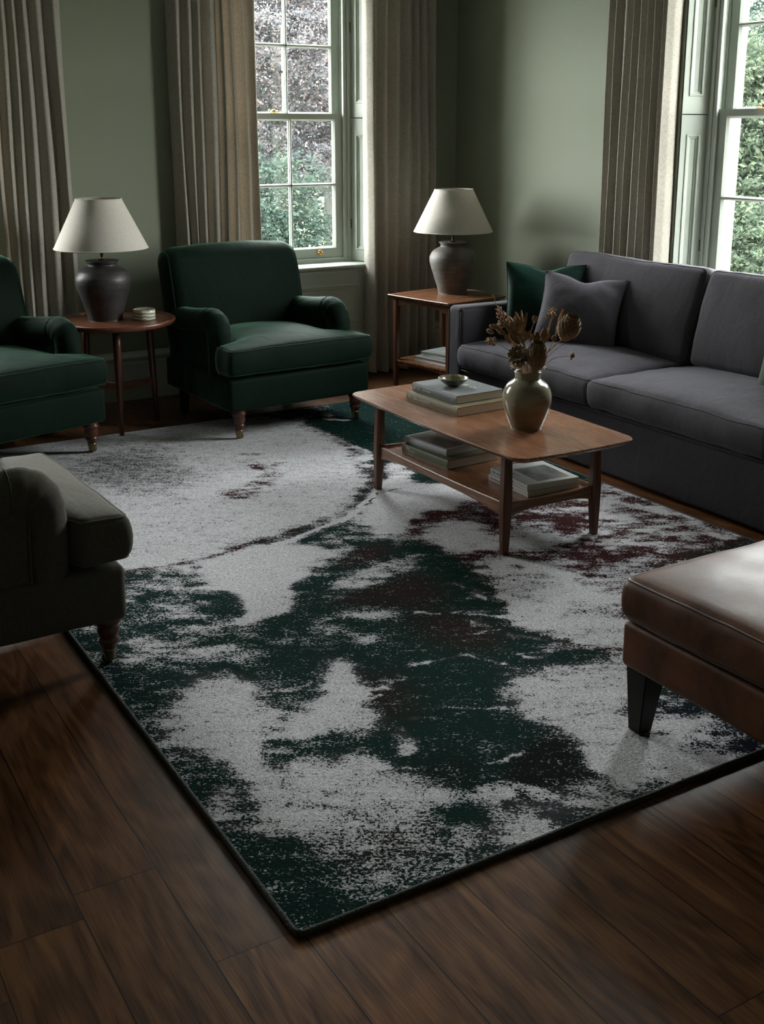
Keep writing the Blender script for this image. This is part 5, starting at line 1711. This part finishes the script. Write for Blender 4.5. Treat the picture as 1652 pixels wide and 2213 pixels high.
def head_fan(b, c, d, L, n, Wd, side, spread=0.9):
    d = d.normalized(); side = (side - d * side.dot(d)).normalized(); nrm = d.cross(side)
    for i in range(n):
        a = spread * (i / (n - 1) - 0.5)
        dd = d * math.cos(a) + side * math.sin(a) + nrm * (0.18 * (i % 3 - 1))
        petal(b, c + nrm * 0.004 * (i % 3 - 1), dd, side + nrm * 0.4 * (i % 2), L * (0.8 + 0.25 * ((i * 7) % 4) / 3), Wd, 0.12)
def head_cup(b, c, d, R_):
    d = d.normalized()
    q = Vector((0, 0, 1)).rotation_difference(d).to_matrix()
    for k in range(6):
        a = 2 * pi * k / 6
        rad = Vector((math.cos(a), math.sin(a), 0)); tan = Vector((-math.sin(a), math.cos(a), 0))
        petal(b, c, q @ (rad * 0.75 + Vector((0, 0, 0.8))), q @ tan, R_, R_ * 0.42, 0.35)
    ovoid(b, c - d * R_ * 0.3, d, R_ * 0.5, R_ * 0.25, 8)

def stem(name, label, path, r, build, leaves=()):
    t = thing(name, label, 'dried flower', (VX, VY, MOUTH), -YAW, 'dried flower stems in the vase')
    P = [Vector((0.25 * path[0][0], 0.25 * path[0][1], -0.150))] + [Vector(p) for p in path]
    pts = smooth_path(P, 5)
    b = MB()
    tube(b, pts, [r * (1.1 - 0.4 * i / len(pts)) for i in range(len(pts))], 7)
    obj('stem', b, M['dried'], t)
    b = MB()
    d = (P[-1] - P[-2]).normalized()
    mat = build(b, P[-1], d) or 'dried'
    obj('flower_head', b, M[mat], t, smooth=True, auto=50)
    for (f_, dr, L, Wd) in leaves:
        b = MB()
        p = pts[int(f_ * (len(pts) - 1))]
        petal(b, p, Vector(dr), Vector((0.3, -1, 0.2)).cross(Vector(dr)), L, Wd, 0.2)
        obj('leaf', b, M['dried'], t)
    return t
rg = random.Random(3)
def px(x, y, dy=0.0): return ((x - 1143) / 520.0, dy, (806 - y) / 508.0)
stem('dried_protea', 'largest brown protea head, far right of the dried bunch', [px(1160, 800, -0.01), px(1196, 752, 0.0), px(1216, 738, 0.0)], 0.0028,
     lambda b, c, d: (head_protea(b, c, Vector((0.30, -0.25, 0.9)), 0.108, 0.047), 'dried_dark')[1])
stem('dried_protea', 'upright dark protea head low at the front of the dried bunch', [px(1150, 806, -0.02), px(1155, 802, -0.035)], 0.003,
     lambda b, c, d: (head_protea(b, c + Vector((0, 0, 0.0)), Vector((0.06, -0.25, 1)), 0.128, 0.040, 11), 'dried_dark')[1])
stem('dried_seed_pod', 'long split pod curving up beside the largest protea', [px(1165, 802, 0.01), px(1198, 745, 0.03), px(1203, 722, 0.03)], 0.0024,
     lambda b, c, d: ([petal(b, c, Vector((0.35, 0.1 * s, 1)), Vector((1, s * 0.6, -0.2)), 0.095, 0.013, 0.12 * s) for s in (-1, 1)], 'dried')[1])
stem('dried_banksia', 'tall stem with small scaly tip left of the largest protea', [px(1158, 800, 0.0), px(1177, 745, 0.01), px(1190, 694, 0.01)], 0.0042,
     lambda b, c, d: (head_spike(b, c, Vector((-0.05, 0, 1)), 0.042, 16, 0.014, rg), 'dried')[1], ((0.55, (-0.5, 0, 1), 0.05, 0.010), (0.7, (0.4, -0.2, 1), 0.05, 0.009)))
stem('dried_bud', 'round fuzzy bud just above the upright protea', [px(1152, 800, 0.02), px(1160, 748, 0.02)], 0.0022,
     lambda b, c, d: (head_protea(b, c, Vector((0.1, -0.2, 1)), 0.046, 0.019, 6), 'dried_dark')[1], ((0.7, (0.5, -0.3, 1), 0.05, 0.009),))
stem('dried_bud', 'small knob-shaped bud on a thin stem between the two proteas', [px(1163, 800, 0.0), px(1185, 762, -0.01), px(1193, 740, -0.01)], 0.0016,
     lambda b, c, d: (ovoid(b, c, d, 0.027, 0.011, 12), 'dried')[1])
stem('dried_daisy', 'small ball-like flower on a long thin stem drooping to the right', [px(1164, 801, -0.02), px(1180, 785, -0.03), px(1200, 771, -0.04), px(1232, 768, -0.04)], 0.0016,
     lambda b, c, d: (head_rosette(b, c, Vector((1, -0.3, 0.0)), 0.020, 10), 'dried')[1])
stem('dried_twig', 'bare thin twig angled right above the drooping flower', [px(1166, 800, 0.0), px(1192, 768, 0.01), px(1214, 750, 0.01)], 0.0015,
     lambda b, c, d: (ovoid(b, c, d, 0.012, 0.003, 8), 'dried')[1])
stem('dried_cup_flower', 'small open cup flower at the top middle of the dried bunch', [px(1146, 800, 0.01), px(1147, 730, 0.01), px(1153, 700, 0.0)], 0.0018,
     lambda b, c, d: (head_cup(b, c, Vector((0.1, -0.25, 1)), 0.024), 'dried')[1], ((0.62, (0.3, -0.2, 1), 0.04, 0.006),))
stem('dried_fern', 'fan of narrow upright leaves at the top of the dried bunch', [px(1142, 800, 0.0), px(1133, 742, 0.0), px(1129, 722, 0.0)], 0.0026,
     lambda b, c, d: (head_fan(b, c, Vector((-0.02, 0, 1)), 0.085, 9, 0.0075, Vector((1, 0.2, 0)), 0.75), 'dried')[1],
     ((0.6, (-0.5, 0, 1), 0.06, 0.008), (0.7, (0.45, -0.1, 1), 0.06, 0.008), (0.8, (-0.4, -0.3, 1), 0.05, 0.008)))
stem('dried_fern', 'broad cluster of lobed leaves left of the narrow leaf fan', [px(1138, 800, 0.0), px(1123, 745, -0.01), px(1116, 728, -0.01)], 0.0026,
     lambda b, c, d: (head_fan(b, c, Vector((-0.35, -0.1, 1)), 0.072, 7, 0.013, Vector((1, 0.2, 0)), 1.2), 'dried')[1],
     ((0.7, (-0.8, 0, 0.7), 0.06, 0.012), (0.8, (0.6, -0.4, 0.8), 0.055, 0.011)))
stem('dried_rosette', 'large dark leaf rosette at the front left of the dried bunch', [px(1136, 803, -0.02), px(1120, 768, -0.035)], 0.003,
     lambda b, c, d: (head_rosette(b, c, Vector((-0.25, -0.55, 0.8)), 0.048, 14), 'dried_dark')[1], ((0.8, (-0.8, -0.3, 0.4), 0.05, 0.012),))
stem('dried_spike', 'tall seed spike with a bare tip at the upper left of the bunch', [px(1134, 800, 0.01), px(1105, 735, 0.01), px(1085, 695, 0.01)], 0.0022,
     lambda b, c, d: (head_spike(b, c - Vector((-0.02, 0, 0.03)), Vector((-0.5, 0, 1)), 0.085, 30, 0.015, rg), tube(b, smooth_path([c + Vector((-0.02, 0, 0.05)), c + Vector((-0.03, 0, 0.07)), c + Vector((-0.032, 0, 0.088)), c + Vector((-0.042, 0, 0.10))], 4), 0.0014, 6), 'dried')[2])
stem('dried_pod_spray', 'spray of rounded pods on the left under the tall seed spike', [px(1132, 802, 0.0), px(1108, 752, -0.01), px(1092, 724, -0.01)], 0.0022,
     lambda b, c, d: ([ovoid(b, c + Vector((-0.012 * i, -0.004 * (i % 2), 0.008 * ((i * 5) % 4))), Vector((-1, 0.1 * (i % 3 - 1), 0.35 + 0.25 * (i % 3))), 0.034, 0.0095, 10) for i in range(5)], 'dried')[1],
     ((0.75, (-0.7, -0.1, 0.9), 0.06, 0.010),))
stem('dried_pod_spray', 'lowest leftmost sprig with small pale buds', [px(1130, 803, -0.01), px(1100, 760, -0.02), px(1072, 742, -0.02)], 0.0016,
     lambda b, c, d: (head_spike(b, c, Vector((-1, 0, 0.35)), 0.042, 12, 0.012, rg), 'dried')[1])
stem('dried_leaf_sprig', 'short curled leaves around the mouth of the vase on the left side', [px(1130, 806, 0.0), px(1122, 790, 0.0)], 0.002,
     lambda b, c, d: (head_rosette(b, c, Vector((-0.3, -0.2, 1)), 0.036, 9), 'dried')[1])
stem('dried_leaf_sprig', 'sprig of upright lobed leaves in the middle, behind the dark rosette', [px(1140, 803, 0.03), px(1122, 752, 0.04), px(1112, 722, 0.04)], 0.002,
     lambda b, c, d: (head_fan(b, c, Vector((-0.2, 0, 1)), 0.062, 7, 0.011, Vector((1, 0.1, 0)), 1.3), 'dried')[1],
     ((0.6, (-0.8, 0, 0.8), 0.05, 0.010), (0.75, (0.7, 0, 0.8), 0.05, 0.010), (0.85, (-0.6, 0.1, 0.9), 0.045, 0.009)))
stem('dried_pod_spray', 'cluster of rounded pods between the tall seed spike and the leaf fan', [px(1137, 803, 0.02), px(1112, 740, 0.03), px(1098, 706, 0.03)], 0.002,
     lambda b, c, d: ([ovoid(b, c + Vector((0.010 * ((i * 3) % 5 - 2), 0.006 * (i % 3 - 1), 0.009 * (i % 4) - 0.02)), Vector((0.5 * (i % 3 - 1) - 0.3, 0.2 * (i % 2), 0.8)), 0.032, 0.0085, 10) for i in range(8)], 'dried')[1],
     ((0.65, (-0.7, -0.1, 0.9), 0.055, 0.010), (0.8, (0.6, -0.2, 0.9), 0.05, 0.010)))
stem('dried_bud', 'furry bud beside the tall scaly stem at the middle right', [px(1156, 802, 0.0), px(1168, 760, 0.0), px(1173, 738, 0.0)], 0.002,
     lambda b, c, d: (head_protea(b, c, Vector((0.15, -0.2, 1)), 0.05, 0.015, 6), 'dried')[1], ((0.5, (0.6, -0.2, 1), 0.05, 0.009), (0.75, (-0.5, -0.3, 1), 0.04, 0.008)))
stem('dried_leaf_sprig', 'small curled leaves around the mouth of the vase on the right side', [px(1156, 806, -0.01), px(1166, 788, -0.01)], 0.002,
     lambda b, c, d: (head_rosette(b, c, Vector((0.35, -0.2, 1)), 0.034, 8), 'dried')[1])
